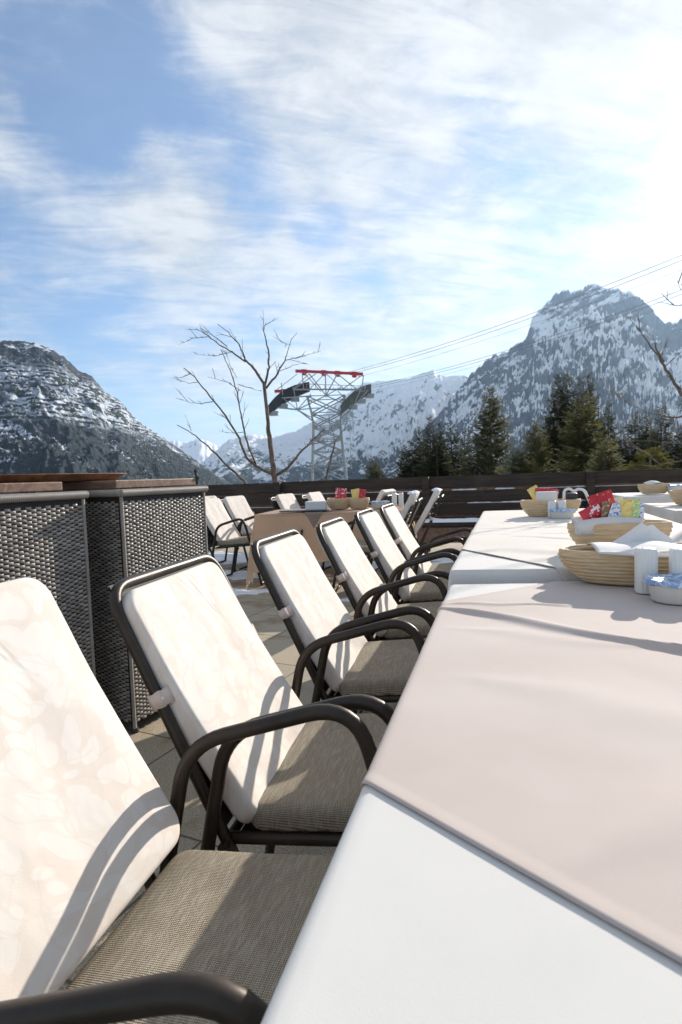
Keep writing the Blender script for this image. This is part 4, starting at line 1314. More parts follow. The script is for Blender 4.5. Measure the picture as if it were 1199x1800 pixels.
# ------------------------------------------------------------------ mountains
def f_mount(rock1, rock2, snowc, lo, hi, forest=None, scale=1.0, terr=None):
    def f(T):
        P = T.pos(); x, y, z = T.sep(P)
        g = T.node('ShaderNodeNewGeometry')
        nz = T.sep(g.outputs['Normal'])[2]
        rx = T.math('ADD', T.math('MULTIPLY', x, 0.80), T.math('MULTIPLY', y, 0.6))
        st = T.noise(T.comb(rx, T.math('MULTIPLY', T.math('ADD', z, T.math('MULTIPLY', x, -0.7)), 2.6), T.math('MULTIPLY', y, 0.3)), 0.011 * scale, 7, 0.68)
        n1 = T.noise(P, 0.0045 * scale, 9, 0.70)
        n2 = T.noise(P, 0.05 * scale, 6, 0.66)
        n3 = T.noise(T.vec('MULTIPLY', P, (1, 1, 1.6)), 0.0024 * scale, 6, 0.62, 0.5)
        s = T.math('ADD', nz, T.math('MULTIPLY', T.math('SUBTRACT', n1, 0.5), 1.0))
        s = T.math('ADD', s, T.math('MULTIPLY', T.math('SUBTRACT', n2, 0.5), 0.75))
        s = T.math('ADD', s, T.math('MULTIPLY', T.math('SUBTRACT', st, 0.5), 1.2))
        s = T.math('ADD', s, T.math('MULTIPLY', T.math('SUBTRACT', n3, 0.5), 2.4))
        sm = T.ramp(s, lo, hi)
        rk = T.mix(T.ramp(T.noise(P, 0.02 * scale, 6, 0.7), 0.35, 0.65), rock1, rock2)
        c = T.mix(sm, rk, snowc)
        if terr:
            zlo, zhi, amp = terr
            wob = T.math('MULTIPLY', T.noise(P, 0.006, 3), 30)
            fr = T.math('FRACT', T.math('DIVIDE', T.math('ADD', z, wob), 9.0))
            line = T.ramp(fr, 0.42, 0.56, 1, 0)
            br = T.ramp(T.noise(T.vec('MULTIPLY', P, (0.02, 0.02, 0.06)), 1.0, 4, 0.6), 0.40, 0.50)
            zone = T.math('MULTIPLY', T.ramp(z, zlo - 15, zlo + 15), T.ramp(z, zhi - 25, zhi + 25, 1, 0))
            zone = T.math('MULTIPLY', zone, T.ramp(T.noise(P, 0.0045, 2), 0.40, 0.46))
            snow_in = T.mix(T.math('MULTIPLY', line, br), (0.52, 0.57, 0.64), (0.04, 0.048, 0.052))
            c = T.mix(zone, c, snow_in)
            k = T.ramp(T.noise(P, 0.028, 6, 0.75), 0.50, 0.55)
            c = T.mix(T.math('MULTIPLY', k, zone), c, (0.035, 0.045, 0.035))
        if forest:
            zf, zw, col, amt = forest
            fz = T.math('ADD', T.math('DIVIDE', T.math('SUBTRACT', zf, z), zw), T.math('MULTIPLY', T.math('SUBTRACT', T.noise(P, 0.009 * scale, 7, 0.68), 0.5), amt))
            fz = T.math('ADD', fz, T.math('MULTIPLY', T.math('SUBTRACT', T.noise(P, 0.04 * scale, 5, 0.75), 0.5), 2.2))
            c = T.mix(T.ramp(fz, -0.10, 0.12), c, T.mix(T.noise(P, 0.15, 3), col, tuple(v * 1.8 for v in col)))
        return dict(color=c, rough=0.9, spec=0.1, bump=T.math('ADD', n2, T.math('MULTIPLY', n1, 6.0)), bstr=0.8, bdist=3.0 / scale)
    return f
def mountain(name, ridge, Rf, r0f, zb, m, seed, da=0.12, nr=150, amp=0.10, gfreq=1.0, power=1.25, crag=0.0, jag=0.12, warp=0.0, fa=0.20):
    az = np.array([p[0] for p in ridge], float); el = np.array([p[1] for p in ridge], float)
    A = np.arange(az[0], az[-1] + da * 0.5, da)
    E_ = np.interp(A, az, el)
    pn = PN(seed)
    E_ = E_ + jag * (pn.fbm(A * 2.3, A * 0 + 2.2, 6, 0.66) + 0.5 * pn.fbm(A * 0.9, A * 0 + 5.2, 5, 0.6, ridged=True))
    R = np.array([Rf(a) for a in A]); r0 = np.array([r0f(a) for a in A])
    zr = EYE.z + np.tan(np.radians(E_)) * R
    nb = 26
    t = np.concatenate([np.linspace(0, 1, nr) ** 0.9, 1 + np.linspace(0.02, 0.9, nb)])
    TT, AA = np.meshgrid(t, A)                   # rows: azimuth
    RR = r0[:, None] + (R - r0)[:, None] * TT
    ZR = zr[:, None]
    g = np.where(TT <= 1, np.clip(TT, 0, 1) ** power, 1 - (TT - 1) * 1.1)
    if crag:      # steeper head wall near the summit
        k = np.clip((TT - (1 - crag)) / crag, 0, 1)
        g = np.where(TT <= 1, g * (1 - 0.28 * np.sin(np.clip(k, 0, 1) * PI) ** 1.0 * (TT < 1)), g)
    Z = zb + (ZR - zb) * g
    X = np.sin(np.radians(AA)) * RR; Y = np.cos(np.radians(AA)) * RR
    span = (ZR - zb)
    s = 1.0 / np.mean(R)
    gul = pn.fbm(np.radians(AA) * R.mean() * 6 * s * gfreq * 3.2 + warp * RR * s * 14 + 1.5 * pn(X * s * 9, Y * s * 9), RR * s * 5 * gfreq, 6, 0.55, ridged=True)
    n = pn.fbm(X * s * 14, Y * s * 14, 7, 0.56)
    fine = pn.fbm(X * s * 70, Y * s * 70, 4, 0.6, ridged=True)
    env = np.clip(TT * 4, 0, 1) * np.clip((1 - TT) * 9, 0.06, 1) * (TT <= 1) + (TT > 1) * 0.5
    Z = Z + span * amp * env * (0.75 * gul + 1.1 * n + fa * fine)
    # nothing in front may stand above the skyline
    ang = (Z - EYE.z) / RR
    lim = (zr / R)[:, None]
    Z = np.where((TT < 1) & (ang > lim * 0.985), EYE.z + RR * (lim * 0.985) , Z)
    V = np.stack([X, Y, Z], -1).reshape(-1, 3)
    nA, nT = TT.shape
    i = (np.arange(nA - 1)[:, None] * nT + np.arange(nT - 1)[None]).ravel()
    F = np.stack([i, i + nT, i + nT + 1, i + 1], -1)
    o = mesh(name, V, F, m, None, True)
    tag(o, kind='structure')
    return V.reshape(nA, nT, 3), t
MT['mt_right'] = mat('rock_and_snow_right', f_mount((0.035, 0.045, 0.070), (0.11, 0.12, 0.155), (0.82, 0.84, 0.86), 0.50, 0.74, forest=(40, 200, (0.02, 0.027, 0.03), 2.2)))
MT['mt_mid'] = mat('rock_and_snow_mid', f_mount((0.06, 0.07, 0.085), (0.14, 0.15, 0.165), (0.80, 0.82, 0.85), 0.42, 0.62, forest=(70, 240, (0.018, 0.027, 0.032), 2.0), scale=0.6))
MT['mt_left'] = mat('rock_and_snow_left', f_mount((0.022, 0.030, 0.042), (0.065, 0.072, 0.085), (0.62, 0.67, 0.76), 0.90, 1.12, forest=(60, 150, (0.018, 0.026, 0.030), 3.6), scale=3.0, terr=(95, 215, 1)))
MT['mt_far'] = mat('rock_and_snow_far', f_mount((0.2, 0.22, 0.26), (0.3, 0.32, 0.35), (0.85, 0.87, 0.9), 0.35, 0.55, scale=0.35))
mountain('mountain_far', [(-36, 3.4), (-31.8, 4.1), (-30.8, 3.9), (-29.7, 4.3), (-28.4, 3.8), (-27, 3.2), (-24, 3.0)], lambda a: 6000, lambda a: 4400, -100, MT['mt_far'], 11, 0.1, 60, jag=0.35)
mountain('mountain_mid', [(-34, 0.5), (-30, 1.6), (-28.7, 2.64), (-27, 3.98), (-24.75, 4.65), (-22.5, 4.26), (-20.25, 4.75), (-17.9, 5.97), (-15.6, 7.83), (-13.3, 9.27), (-11, 9.30), (-8.8, 9.43), (-7.1, 9.95), (-6.5, 10.15), (-6.0, 9.7), (-5.2, 9.35), (-4.4, 9.45), (-3.5, 9.4), (-2.0, 8.9), (0, 8.5)],
         lambda a: 3700 + 300 * math.sin(a * 0.3), lambda a: 1700, -60, MT['mt_mid'], 23, 0.09, 230, amp=0.17, jag=0.30, power=1.15, warp=-0.3)
mountain('mountain_right', [(-17, -1.5), (-13.6, -0.1), (-10.1, 2.58), (-6.67, 5.22), (-4.4, 7.82), (-2.74, 9.58), (-1.12, 10.76), (1.0, 11.6), (2.28, 12.23), (2.55, 13.0), (2.85, 13.95), (3.5, 14.6), (4.09, 15.22), (4.7, 15.7), (5.33, 15.95), (6.0, 15.95), (6.53, 15.75), (7.3, 15.9), (8.0, 16.25), (8.4, 16.15), (9.0, 15.65), (9.8, 15.5), (11.15, 15.0), (12.0, 14.3), (12.5, 13.7), (12.9, 13.0), (13.5, 12.3), (14.2, 11.9), (15, 12.2), (17, 11.5), (22, 10), (30, 8)],
         lambda a: 2600 - 14 * abs(a - 6), lambda a: 700 + 20 * abs(a - 4), -75, MT['mt_right'], 31, 0.085, 260, amp=0.16, jag=0.62, crag=0.28, power=1.12, warp=0.55, fa=0.42)
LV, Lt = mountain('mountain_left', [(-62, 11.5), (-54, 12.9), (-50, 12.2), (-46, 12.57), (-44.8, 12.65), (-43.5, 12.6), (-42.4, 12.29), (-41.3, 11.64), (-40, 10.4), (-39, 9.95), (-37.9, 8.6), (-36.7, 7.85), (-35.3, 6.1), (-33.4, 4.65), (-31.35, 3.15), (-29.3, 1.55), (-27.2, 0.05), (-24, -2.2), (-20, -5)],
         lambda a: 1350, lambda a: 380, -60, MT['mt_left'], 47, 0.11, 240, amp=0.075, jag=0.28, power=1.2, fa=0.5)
# valley ground: one sheet reaching under every slope
def valley():
    m = MB()
    V = []; F = []
    rs = [14.5, 20, 28, 40, 60, 100, 200, 400, 700, 1500, 4000, 7000]
    zs = [-2.2, -3.6, -5.2, -7.5, -12, -24, -45, -62, -80, -90, -110, -130]
    N = 72
    for r, z in zip(rs, zs):
        for k in range(N):
            a = 2 * PI * k / N
            V.append((r * math.sin(a), r * math.cos(a), z + (0.4 * math.sin(a * 5 + r) if r < 60 else 0)))
    for i in range(len(rs) - 1):
        for k in range(N):
            l = (k + 1) % N
            F.append((i * N + k, i * N + l, (i + 1) * N + l, (i + 1) * N + k))
    V.append((0, 0, -2.0)); 
    for k in range(N): F.append((k, len(V) - 1, (k + 1) % N))
    def f(T):
        P = T.pos()
        n = T.noise(P, 0.25, 6, 0.65)
        return dict(color=T.mix(T.ramp(n, 0.42, 0.56), (0.05, 0.055, 0.03), (0.75, 0.78, 0.8)), rough=0.9, bump=n, bstr=0.5, bdist=0.3)
    tag(m.add(V, F).build('hillside_ground', mat('valley_ground', f), sharp=None), kind='structure')
valley()
# forest fringe on the left mountain: small firs, far too many to count
def forest():
    r = np.random.RandomState(8)
    nA, nT, _ = LV.shape
    V = []; F = []; n = 0
    for _ in range(9000):
        i = r.randint(0, nA - 1); j = int(nT * (0.25 + 0.6 * r.rand()))
        p = LV[i, min(j, nT - 1)]
        el = math.degrees(math.atan2(p[2], math.hypot(p[0], p[1])))
        azp = math.degrees(math.atan2(p[0], p[1]))
        if Lt[min(j, nT - 1)] > 1.0: continue
        dens = PNc(np.array([p[0] * 0.012]), np.array([p[1] * 0.012]))[0]
        lim = 2.2 + 5 * dens
        if azp > -36: lim = 12
        if el > lim or (azp < -36 and r.rand() < 0.5): continue
        h = r.uniform(3.5, 7) * (0.7 if azp < -36 else 0.9); w = h * 0.16
        q = 5
        a0 = r.rand() * 6
        base = [(p[0] + w * math.cos(a0 + 2 * PI * k / q), p[1] + w * math.sin(a0 + 2 * PI * k / q), p[2] - 1) for k in range(q)]
        V += base + [(p[0], p[1], p[2] + h)]
        for k in range(q): F.append((n + k, n + (k + 1) % q, n + q))
        n += q + 1
    o = mesh('conifer_forest', np.array(V), np.array(F), mat('far_conifers', lambda T: dict(color=T.mix(T.noise(T.pos(), 0.05, 2), (0.018, 0.026, 0.016), (0.045, 0.05, 0.03)), rough=0.9, spec=0.1)))
    tag(o, 'far conifer wood covering the lower slopes of the left mountain', 'forest', kind='stuff')
forest()

# ------------------------------------------------------------------ spruces beyond the fence
def f_needle(c1, c2, tr):
    def f(T):
        isl = T.node('ShaderNodeNewGeometry').outputs['Random Per Island']
        n = T.noise(T.obj(), 0.7, 3)
        k = T.math('ADD', T.math('MULTIPLY', isl, 0.6), T.math('MULTIPLY', n, 0.5))
        return dict(color=T.mix(k, c1, c2), rough=0.85, spec=0.04, trans=0.28, transcol=tr)
    return f
MT['needle_dark'] = mat('needles_dark', f_needle((0.022, 0.030, 0.012), (0.075, 0.078, 0.028), (0.10, 0.09, 0.02)))
MT['needle_olive'] = mat('needles_olive', f_needle((0.045, 0.052, 0.018), (0.15, 0.14, 0.05), (0.19, 0.18, 0.055)))
def f_bark(T):
    o = T.obj()
    n = T.noise(T.vec('MULTIPLY', o, (30, 30, 6)), 1.0, 5, 0.65)
    return dict(color=T.mix(T.ramp(n, 0.35, 0.65), (0.075, 0.055, 0.042), (0.21, 0.165, 0.13)), rough=0.85, bump=n, bstr=0.6, bdist=0.01)
MT['bark'] = mat('bark', f_bark)
def spruce(name, H, Rm, seed, nm, dens=1.0, loose=0.0, lab=''):
    r = random.Random(seed)
    t = empty(name)
    MB().tube([(0, 0, -1.0), (0.03, 0, H * 0.3), (0, 0.03, H * 0.7), (0, 0, H)], [H * 0.018, H * 0.014, H * 0.007, 0.01], 9).build('trunk', MT['bark'], t)
    V = []; F = []
    z = H * 0.05
    while z < H * 0.985:
        f = z / H
        L0 = Rm * (1 - f) ** (0.78 - 0.15 * loose) * (1.0 if f > 0.12 else 0.85) + 0.12
        nb = max(5, int(8 + 4 * (1 - f)))
        for b in range(nb):
            a = r.uniform(0, 2 * PI)
            L = L0 * r.uniform(0.62, 1.12 + 0.25 * loose)
            ca, sa = math.cos(a), math.sin(a)
            droop = r.uniform(0.18, 0.42) * (1.0 - 0.8 * f) - 0.35 * f
            zb = z + r.uniform(-0.12, 0.12)
            nt = max(4, int(L / 0.085 * dens))
            for k in range(nt):
                s = (k + r.random()) / nt
                s = 0.12 + 0.88 * s
                px = L * s; pz = zb - droop * L * s + 0.22 * L * s * s
                side = r.choice((-1, 1))
                w = (0.38 * (1 - s * 0.5) + 0.10) * min(1.0, L * 0.6 + 0.25)
                da = side * r.uniform(0.4, 1.1)
                dx, dy = math.cos(a + da), math.sin(a + da)
                ox, oy = px * ca, px * sa
                dz = -r.uniform(0.10, 0.55) + 0.25 * s
                tip = (ox + dx * w, oy + dy * w, pz + dz * w)
                hw = w * 0.24
                nx, ny = -dy * hw, dx * hw
                n = len(V)
                V += [(ox, oy, pz), (ox + dx * w * 0.55 + nx, oy + dy * w * 0.55 + ny, pz + dz * w * 0.4 - hw * r.uniform(0.2, 1.2)), tip,
                      (ox + dx * w * 0.55 - nx, oy + dy * w * 0.55 - ny, pz + dz * w * 0.4 - hw * r.uniform(0, 0.8))]
                F.append((n, n + 1, n + 2, n + 3))
        z += max(0.13, 0.30 * (1 - f) + 0.08) / (0.7 + 0.3 * dens)
    mesh('crown', np.array(V), np.array(F), MT[nm], t)
    return t
def frond(V): return V
PROTO = {}
def put_tree(kind, az, el_top, D, label, group, wscale=1.0, zbase=None, rot=0.0):
    H0, Rm, seed, nm, dens, loose = KINDS_T[kind]
    top = at(az, el_top, D)
    zb = {True: -5.0}.get(zbase is None, zbase)
    h = top.z - zb
    if kind in PROTO: o = copy_tree(PROTO[kind])
    else: o = PROTO[kind] = spruce('spruce_tree', H0, Rm, seed, nm, dens, loose)
    o.name = 'spruce_tree'
    o.location = (top.x, top.y, zb)
    s = h / H0
    o.scale = (s * wscale, s * wscale, s)
    o.rotation_euler = (0, 0, rot)
    tag(o, label, 'tree', group)
KINDS_T = {'dark': (11.0, 2.3, 1, 'needle_dark', 1.0, 0.0), 'dark2': (10.0, 2.3, 2, 'needle_dark', 0.85, 0.4), 'olive': (9.0, 2.6, 3, 'needle_olive', 1.1, 0.7),
           'tall': (13.0, 3.1, 5, 'needle_olive', 0.9, 0.3)}
SG = 'spruces beyond the back fence'
put_tree('tall', -1.17, 8.4, 40, 'tall brownish green spruce in the middle of the tree row, above its neighbours', SG, 0.98)
put_tree('dark', -6.9, 5.85, 44, 'dark spruce with pointed top left of the tall brownish one', SG, 0.95, rot=1)
put_tree('dark2', -7.9, 4.8, 46, 'dark spruce at the left side of the left clump', SG, 0.9, rot=2)
put_tree('dark', -5.9, 5.2, 43, 'dark spruce in the left clump, right of its highest tip', SG, 0.9, rot=2.4)
put_tree('dark2', -4.9, 4.8, 45, 'spruce at the right side of the left clump', SG, 1.0, rot=4)
put_tree('dark', -3.6, 4.3, 47, 'lower dark spruce just left of the tall brownish one', SG, 1.1, rot=0.4)
put_tree('dark2', -9.6, 3.1, 46, 'small separate spruce left of the left clump', SG, 0.9, rot=5)
put_tree('olive', -12.6, 1.7, 44, 'small olive spruce nearest to the pylon', SG, 0.9, rot=3)
put_tree('dark', 5.0, 8.9, 40, 'dark twin topped spruce right of the olive one, left tip', SG, 1.0, rot=3.3)
put_tree('dark2', 5.75, 8.9, 40.5, 'dark twin topped spruce, right tip', SG, 0.85, rot=1.3)
put_tree('dark2', 7.0, 8.5, 42, 'slender dark spruce with bare looking top behind the broad olive one', SG, 0.7, rot=0.3)
put_tree('dark', 7.75, 8.75, 42.5, 'slender dark spruce with feathery right side against the mountain', SG, 0.75, rot=2.2)
put_tree('olive', 7.2, 6.7, 30, 'broad olive spruce in front of the dark slender pair', SG, 0.95, zbase=-3.6, rot=0)
put_tree('olive', 2.95, 4.75, 28, 'yellowish olive spruce of medium height right of the tallest one', SG, 0.72, zbase=-3.4, rot=2)
put_tree('olive', 1.3, 2.2, 26, 'low olive young spruce at the foot of the medium olive one', SG, 1.1, zbase=-3.2, rot=4)
put_tree('olive', 9.0, 2.6, 24, 'low yellow green spruce at the right of the broad olive one', SG, 0.9, zbase=-3.0, rot=5)
put_tree('dark', 9.2, 6.0, 43, 'dark spruce in the gap between the olive and the right clump', SG, 1.0, rot=4)
put_tree('dark2', 11.4, 4.9, 46, 'left tip of the right dark clump behind bare twigs', SG, 1.1, rot=1)
put_tree('dark', 12.3, 4.6, 47, 'middle spruce of the right dark clump', SG, 1.1, rot=2)
put_tree('dark2', 13.4, 5.3, 45, 'highest spruce of the right dark clump near the picture edge', SG, 1.1, rot=3)
put_tree('dark', 14.9, 3.6, 45, 'spruce cut by the right picture edge', SG, 1.2, rot=5)
put_tree('dark2', -8.7, 3.5, 45, 'short dark spruce between the separate one and the left clump', SG, 1.2, rot=0.7)
put_tree('dark', -6.3, 3.4, 42, 'short dark spruce filling the foot of the left clump', SG, 1.5, rot=3.7)
put_tree('dark2', -2.4, 3.6, 41, 'short dark spruce hugging the left side of the tall brownish one', SG, 1.3, rot=2.7)
put_tree('dark', 4.3, 5.2, 41, 'dark spruce left below the twin topped one', SG, 1.3, rot=1.7)
put_tree('dark2', 10.3, 2.8, 43, 'low dark spruce left of the right clump', SG, 1.4, rot=0.2)
put_tree('dark', 13.0, 3.2, 42, 'low dark spruce before the right clump, behind the pine', SG, 1.5, rot=0.9)
# round pine bush low at the right
def pine_bush(az, el, D, rad_, label, seed):
    r = random.Random(seed)
    p = at(az, el, D)
    t = empty('pine_bush', (p.x, p.y, -3.0), 0, label, 'bush')
    MB().tube([(0, 0, -0.5), (0.05, 0, 1.5), (0, 0, p.z + 3.0 - 0.3)], [0.09, 0.07, 0.03], 8).build('trunk', MT['bark'], t)
    V = []; F = []
    for c in range(60):
        th = r.uniform(0, 2 * PI); u = r.uniform(-1, 0.95); q = rad_ * r.uniform(0.5, 1.0)
        cx, cy, cz = q * math.cos(th) * math.sqrt(1 - u * u), q * math.sin(th) * math.sqrt(1 - u * u), p.z + 3.0 - rad_ + q * u * 1.0
        for k in range(46):
            d = Vector((r.gauss(0, 1), r.gauss(0, 1), r.gauss(0.5, 1))).normalized()
            L = 0.17 * rad_
            s = d.cross(Vector((0.3, 0.5, 0.8))).normalized() * L * 0.10
            n = len(V)
            o_ = Vector((cx, cy, cz)) + d * 0.02
            V += [o_ + s, o_ + d * L + s * 0.3, o_ + d * L - s * 0.3, o_ - s]
            F.append((n, n + 1, n + 2, n + 3))
    mesh('crown', np.array([tuple(v) for v in V]), np.array(F), MT['needle_olive'], t)
pine_bush(12.55, 1.75, 22, 0.75, 'round olive mountain pine low at the right above the fence', 4)
pine_bush(11.55, 0.65, 21, 0.4, 'small olive pine tuft just above the fence at the right', 6)

# ------------------------------------------------------------------ bare trees
def bare_tree(name, branches, label, seed, D, twig=1.0, rs=0.62):
    """branches: list of (points (az, el, depth offset), start radius, end radius)"""
    r = random.Random(seed)
    base = at(branches[0][0][0][0], 0, D)
    t = empty(name, (base.x, base.y, -2.6), 0, label, 'tree')
    off = Vector((base.x, base.y, -2.6))
    tr = MB(); cr = MB()
    for bi, (pts, ra, rb) in enumerate(branches):
        P = [at(a, e, D + d) - off for a, e, d in pts]
        Q = fillet(P, 0.12, 4)
        # slight natural wobble
        Q = [q + Vector((r.uniform(-1, 1), r.uniform(-1, 1), r.uniform(-1, 1))) * 0.010 * (0 < i < len(Q) - 1) for i, q in enumerate(Q)]
        rr = [(ra + (rb - ra) * (i / (len(Q) - 1))) * rs for i in range(len(Q))]
        if bi == 0:
            Q = [Vector((Q[0].x, Q[0].y, -0.4))] + Q; rr = [ra * 1.15] + rr
            tr.tube(Q, rr, 12)
            continue
        cr.tube(Q, rr, 8)
        # knobbly spur shoots and side twigs
        for i in range(1, len(Q)):
            seg = Q[i] - Q[i - 1]
            if seg.length < 1e-4: continue
            k = int(seg.length / 0.12 * twig + r.random())
            for _ in range(k):
                s = r.random(); o_ = Q[i - 1] + seg * s
                d = (seg.normalized() + Vector((r.uniform(-1, 1), r.uniform(-1, 1), r.uniform(-0.5, 1.1))) * 0.95).normalized()
                L = r.choice((0.04, 0.06, 0.08, 0.18, 0.28)) * r.uniform(0.6, 1.2)
                p1 = o_ + d * L * 0.5 + Vector((0, 0, L * 0.06)); p2 = o_ + d * L + Vector((r.uniform(-.2, .2), r.uniform(-.2, .2), 0.25)) * L * 0.6
                cr.tube([o_, p1, p2], [0.006, 0.0045, 0.0022], 5, cap=False)
                if L > 0.15 and r.random() < 0.6:
                    d2 = (d + Vector((r.uniform(-1, 1), r.uniform(-1, 1), r.uniform(-0.3, 1)))).normalized()
                    cr.tube([p1, p1 + d2 * L * 0.5], [0.004, 0.002], 5, cap=False)
    tr.build('trunk', MT['bark'], t, sharp=None)
    cr.build('crown', MT['bark'], t, sharp=None)
    return t
B1 = [
    ([(-22.4, -2.0, 0), (-22.6, 1.0, 0), (-22.95, 5, 0), (-23.2, 9.6, 0.05)], 0.095, 0.050),
    ([(-23.2, 9.4, 0.05), (-24.1, 10.9, 0.1), (-24.9, 11.5, 0.15), (-25.2, 12.7, 0.2), (-26.2, 14.0, 0.3), (-27.4, 14.9, 0.4)], 0.040, 0.008),
    ([(-24.9, 11.5, 0.15), (-26.1, 12.4, 0.0), (-27.6, 13.2, -0.1), (-28.9, 14.3, -0.2), (-30.4, 14.4, -0.3)], 0.026, 0.005),
    ([(-26.1, 12.4, 0.0), (-27.9, 12.0, -0.2), (-29.6, 12.2, -0.4)], 0.010, 0.003),
    ([(-28.2, 13.8, -0.2), (-29.9, 13.6, -0.3), (-31.2, 13.0, -0.3)], 0.010, 0.003),
    ([(-26.6, 12.9, 0.2), (-27.9, 13.9, 0.4), (-29.0, 14.9, 0.6)], 0.014, 0.004),
    ([(-23.1, 9.3, 0.05), (-22.6, 11.0, -0.05), (-22.6, 12.5, -0.1), (-22.9, 13.6, -0.1), (-23.0, 14.7, -0.15), (-22.4, 15.1, -0.2)], 0.036, 0.006),
    ([(-23.0, 9.0, 0.05), (-21.9, 10.2, 0.1), (-20.9, 11.8, 0.2), (-20.3, 13.6, 0.3)], 0.034, 0.008),
    ([(-21.0, 11.6, 0.2), (-20.0, 11.8, 0.1), (-18.5, 12.1, 0.0), (-17.4, 12.4, 0.0)], 0.013, 0.003),
    ([(-21.6, 10.6, 0.1), (-20.0, 11.2, 0.3), (-18.9, 11.3, 0.5)], 0.010, 0.003),
    ([(-20.4, 13.0, 0.3), (-21.2, 13.2, 0.2), (-21.9, 14.0, 0.2)], 0.008, 0.003),
    ([(-22.7, 0.6, 0), (-23.9, 1.1, 0.1), (-25.3, 2.3, 0.2), (-25.9, 4.4, 0.3), (-27.2, 6.6, 0.4), (-28.8, 8.8, 0.6), (-30.0, 10.3, 0.7), (-30.8, 10.9, 0.8)], 0.050, 0.012),
    ([(-30.1, 10.4, 0.7), (-31.3, 10.0, 0.8), (-32.0, 9.9, 0.8)], 0.010, 0.003),
    ([(-29.4, 9.6, 0.65), (-30.6, 9.5, 0.5), (-31.7, 9.9, 0.4)], 0.010, 0.003),
    ([(-28.0, 7.8, 0.5), (-29.6, 7.5, 0.4), (-31.2, 8.0, 0.4)], 0.012, 0.004),
    ([(-24.3, 1.5, 0.15), (-25.2, 4.0, 0.0), (-25.5, 6.2, -0.1), (-25.9, 9.0, -0.2), (-26.6, 11.3, -0.3), (-27.2, 12.6, -0.4)], 0.030, 0.008),
    ([(-25.5, 8.8, -0.2), (-26.9, 9.7, -0.4), (-28.6, 10.1, -0.5)], 0.012, 0.004),
    ([(-25.7, 9.4, -0.2), (-24.6, 9.0, 0.0), (-23.4, 8.7, 0.0)], 0.010, 0.004),
    ([(-25.8, 10.0, -0.2), (-26.6, 11.6, -0.5), (-26.6, 13.1, -0.7)], 0.008, 0.003),
    ([(-25.4, 4.8, 0.1), (-26.6, 4.7, 0.2), (-27.8, 5.0, 0.3)], 0.010, 0.003),
    ([(-22.3, 0.5, 0), (-21.0, 1.3, -0.1), (-19.9, 2.7, -0.2), (-18.8, 3.6, -0.3), (-17.3, 4.9, -0.4)], 0.046, 0.014),
    ([(-19.2, 3.4, -0.2), (-17.6, 3.6, -0.4), (-16.3, 3.7, -0.5)], 0.014, 0.006),
]
bare_tree('bare_tree', B1, 'leafless forked tree behind the fence left of the pylon', 3, 10.5)
B2 = [
    ([(-17.9, -3.0, 0), (-17.4, 0.0, 0), (-16.7, 2.3, 0), (-16.3, 3.8, 0)], 0.034, 0.020),
    ([(-16.5, 3.4, 0), (-15.8, 4.4, 0.1), (-15.2, 4.9, 0.2)], 0.014, 0.006),
    ([(-16.4, 3.6, 0), (-16.5, 4.6, 0.1), (-16.9, 5.4, 0.2)], 0.010, 0.004),
    ([(-17.5, -0.4, 0), (-18.6, 0.6, 0.1), (-19.6, 0.9, 0.1)], 0.009, 0.003),
    ([(-17.2, 0.6, 0), (-16.3, 0.3, 0.1), (-15.7, 0.6, 0.1)], 0.009, 0.003),
]
bare_tree('bare_tree', B2, 'thin bare sapling leaning right in front of the pylon foot', 8, 9.4, 0.7)
B3 = [
    ([(-25.1, -2.5, 0), (-25.3, -0.2, 0), (-26.8, 1.2, 0.0), (-28.6, 3.2, 0.0), (-30.0, 4.6, 0.0), (-31.7, 5.6, 0.0)], 0.042, 0.010),
    ([(-30.4, 5.0, 0.0), (-30.7, 5.9, 0.1), (-30.9, 6.6, 0.1)], 0.007, 0.003),
]
bare_tree('bare_tree', B3, 'single bare branch leaning left behind the fence beside the forked tree', 9, 9.8, 0.5)
B4 = [
    ([(19.5, -8.0, 0), (19.3, 0.0, 0), (19.0, 5.0, 0), (18.6, 12.0, 0)], 0.13, 0.05),
    ([(19.2, -1.0, 0), (17.2, 2.6, 0), (14.9, 6.2, 0), (13.6, 8.6, 0.1), (12.3, 11.0, 0.2), (10.9, 13.0, 0.3)], 0.055, 0.006),
    ([(13.6, 8.9, 0.1), (13.0, 10.2, 0.0), (12.8, 11.1, 0.0)], 0.022, 0.006),
    ([(19.2, 3.2, 0), (16.5, 4.0, 0.1), (14.2, 4.2, 0.2), (12.7, 4.5, 0.3), (11.1, 5.5, 0.4), (9.8, 6.4, 0.5)], 0.026, 0.004),
    ([(18.6, 2.2, 0), (16.2, 1.7, 0.0), (13.6, 2.0, 0.0), (12.4, 2.3, 0.0), (10.9, 2.3, 0.0)], 0.012, 0.003),
    ([(17.5, -0.4, 0), (15.0, 0.5, 0.0), (12.7, -0.0, 0.1), (11.5, 0.2, 0.2)], 0.014, 0.004),
    ([(13.4, 0.1, 0.1), (12.2, 1.2, 0.1), (10.6, 2.6, 0.3), (9.9, 3.8, 0.4)], 0.010, 0.003),
    ([(18.6, 12.0, 0), (16.6, 13.4, 0.1), (14.6, 13.2, 0.2), (13.0, 13.9, 0.3)], 0.018, 0.004),
    ([(18.0, 12.6, 0), (15.6, 13.8, -0.2), (14.9, 14.4, -0.2), (14.6, 15.3, -0.3)], 0.014, 0.004),
    ([(15.6, 8.0, 0), (14.2, 2.9, 0.3), (13.4, 1.0, 0.4)], 0.006, 0.003),
]
bare_tree('bare_tree', B4, 'leafless tree at the right picture edge, snow on its long twigs', 12, 7.2, 0.55, 0.52)

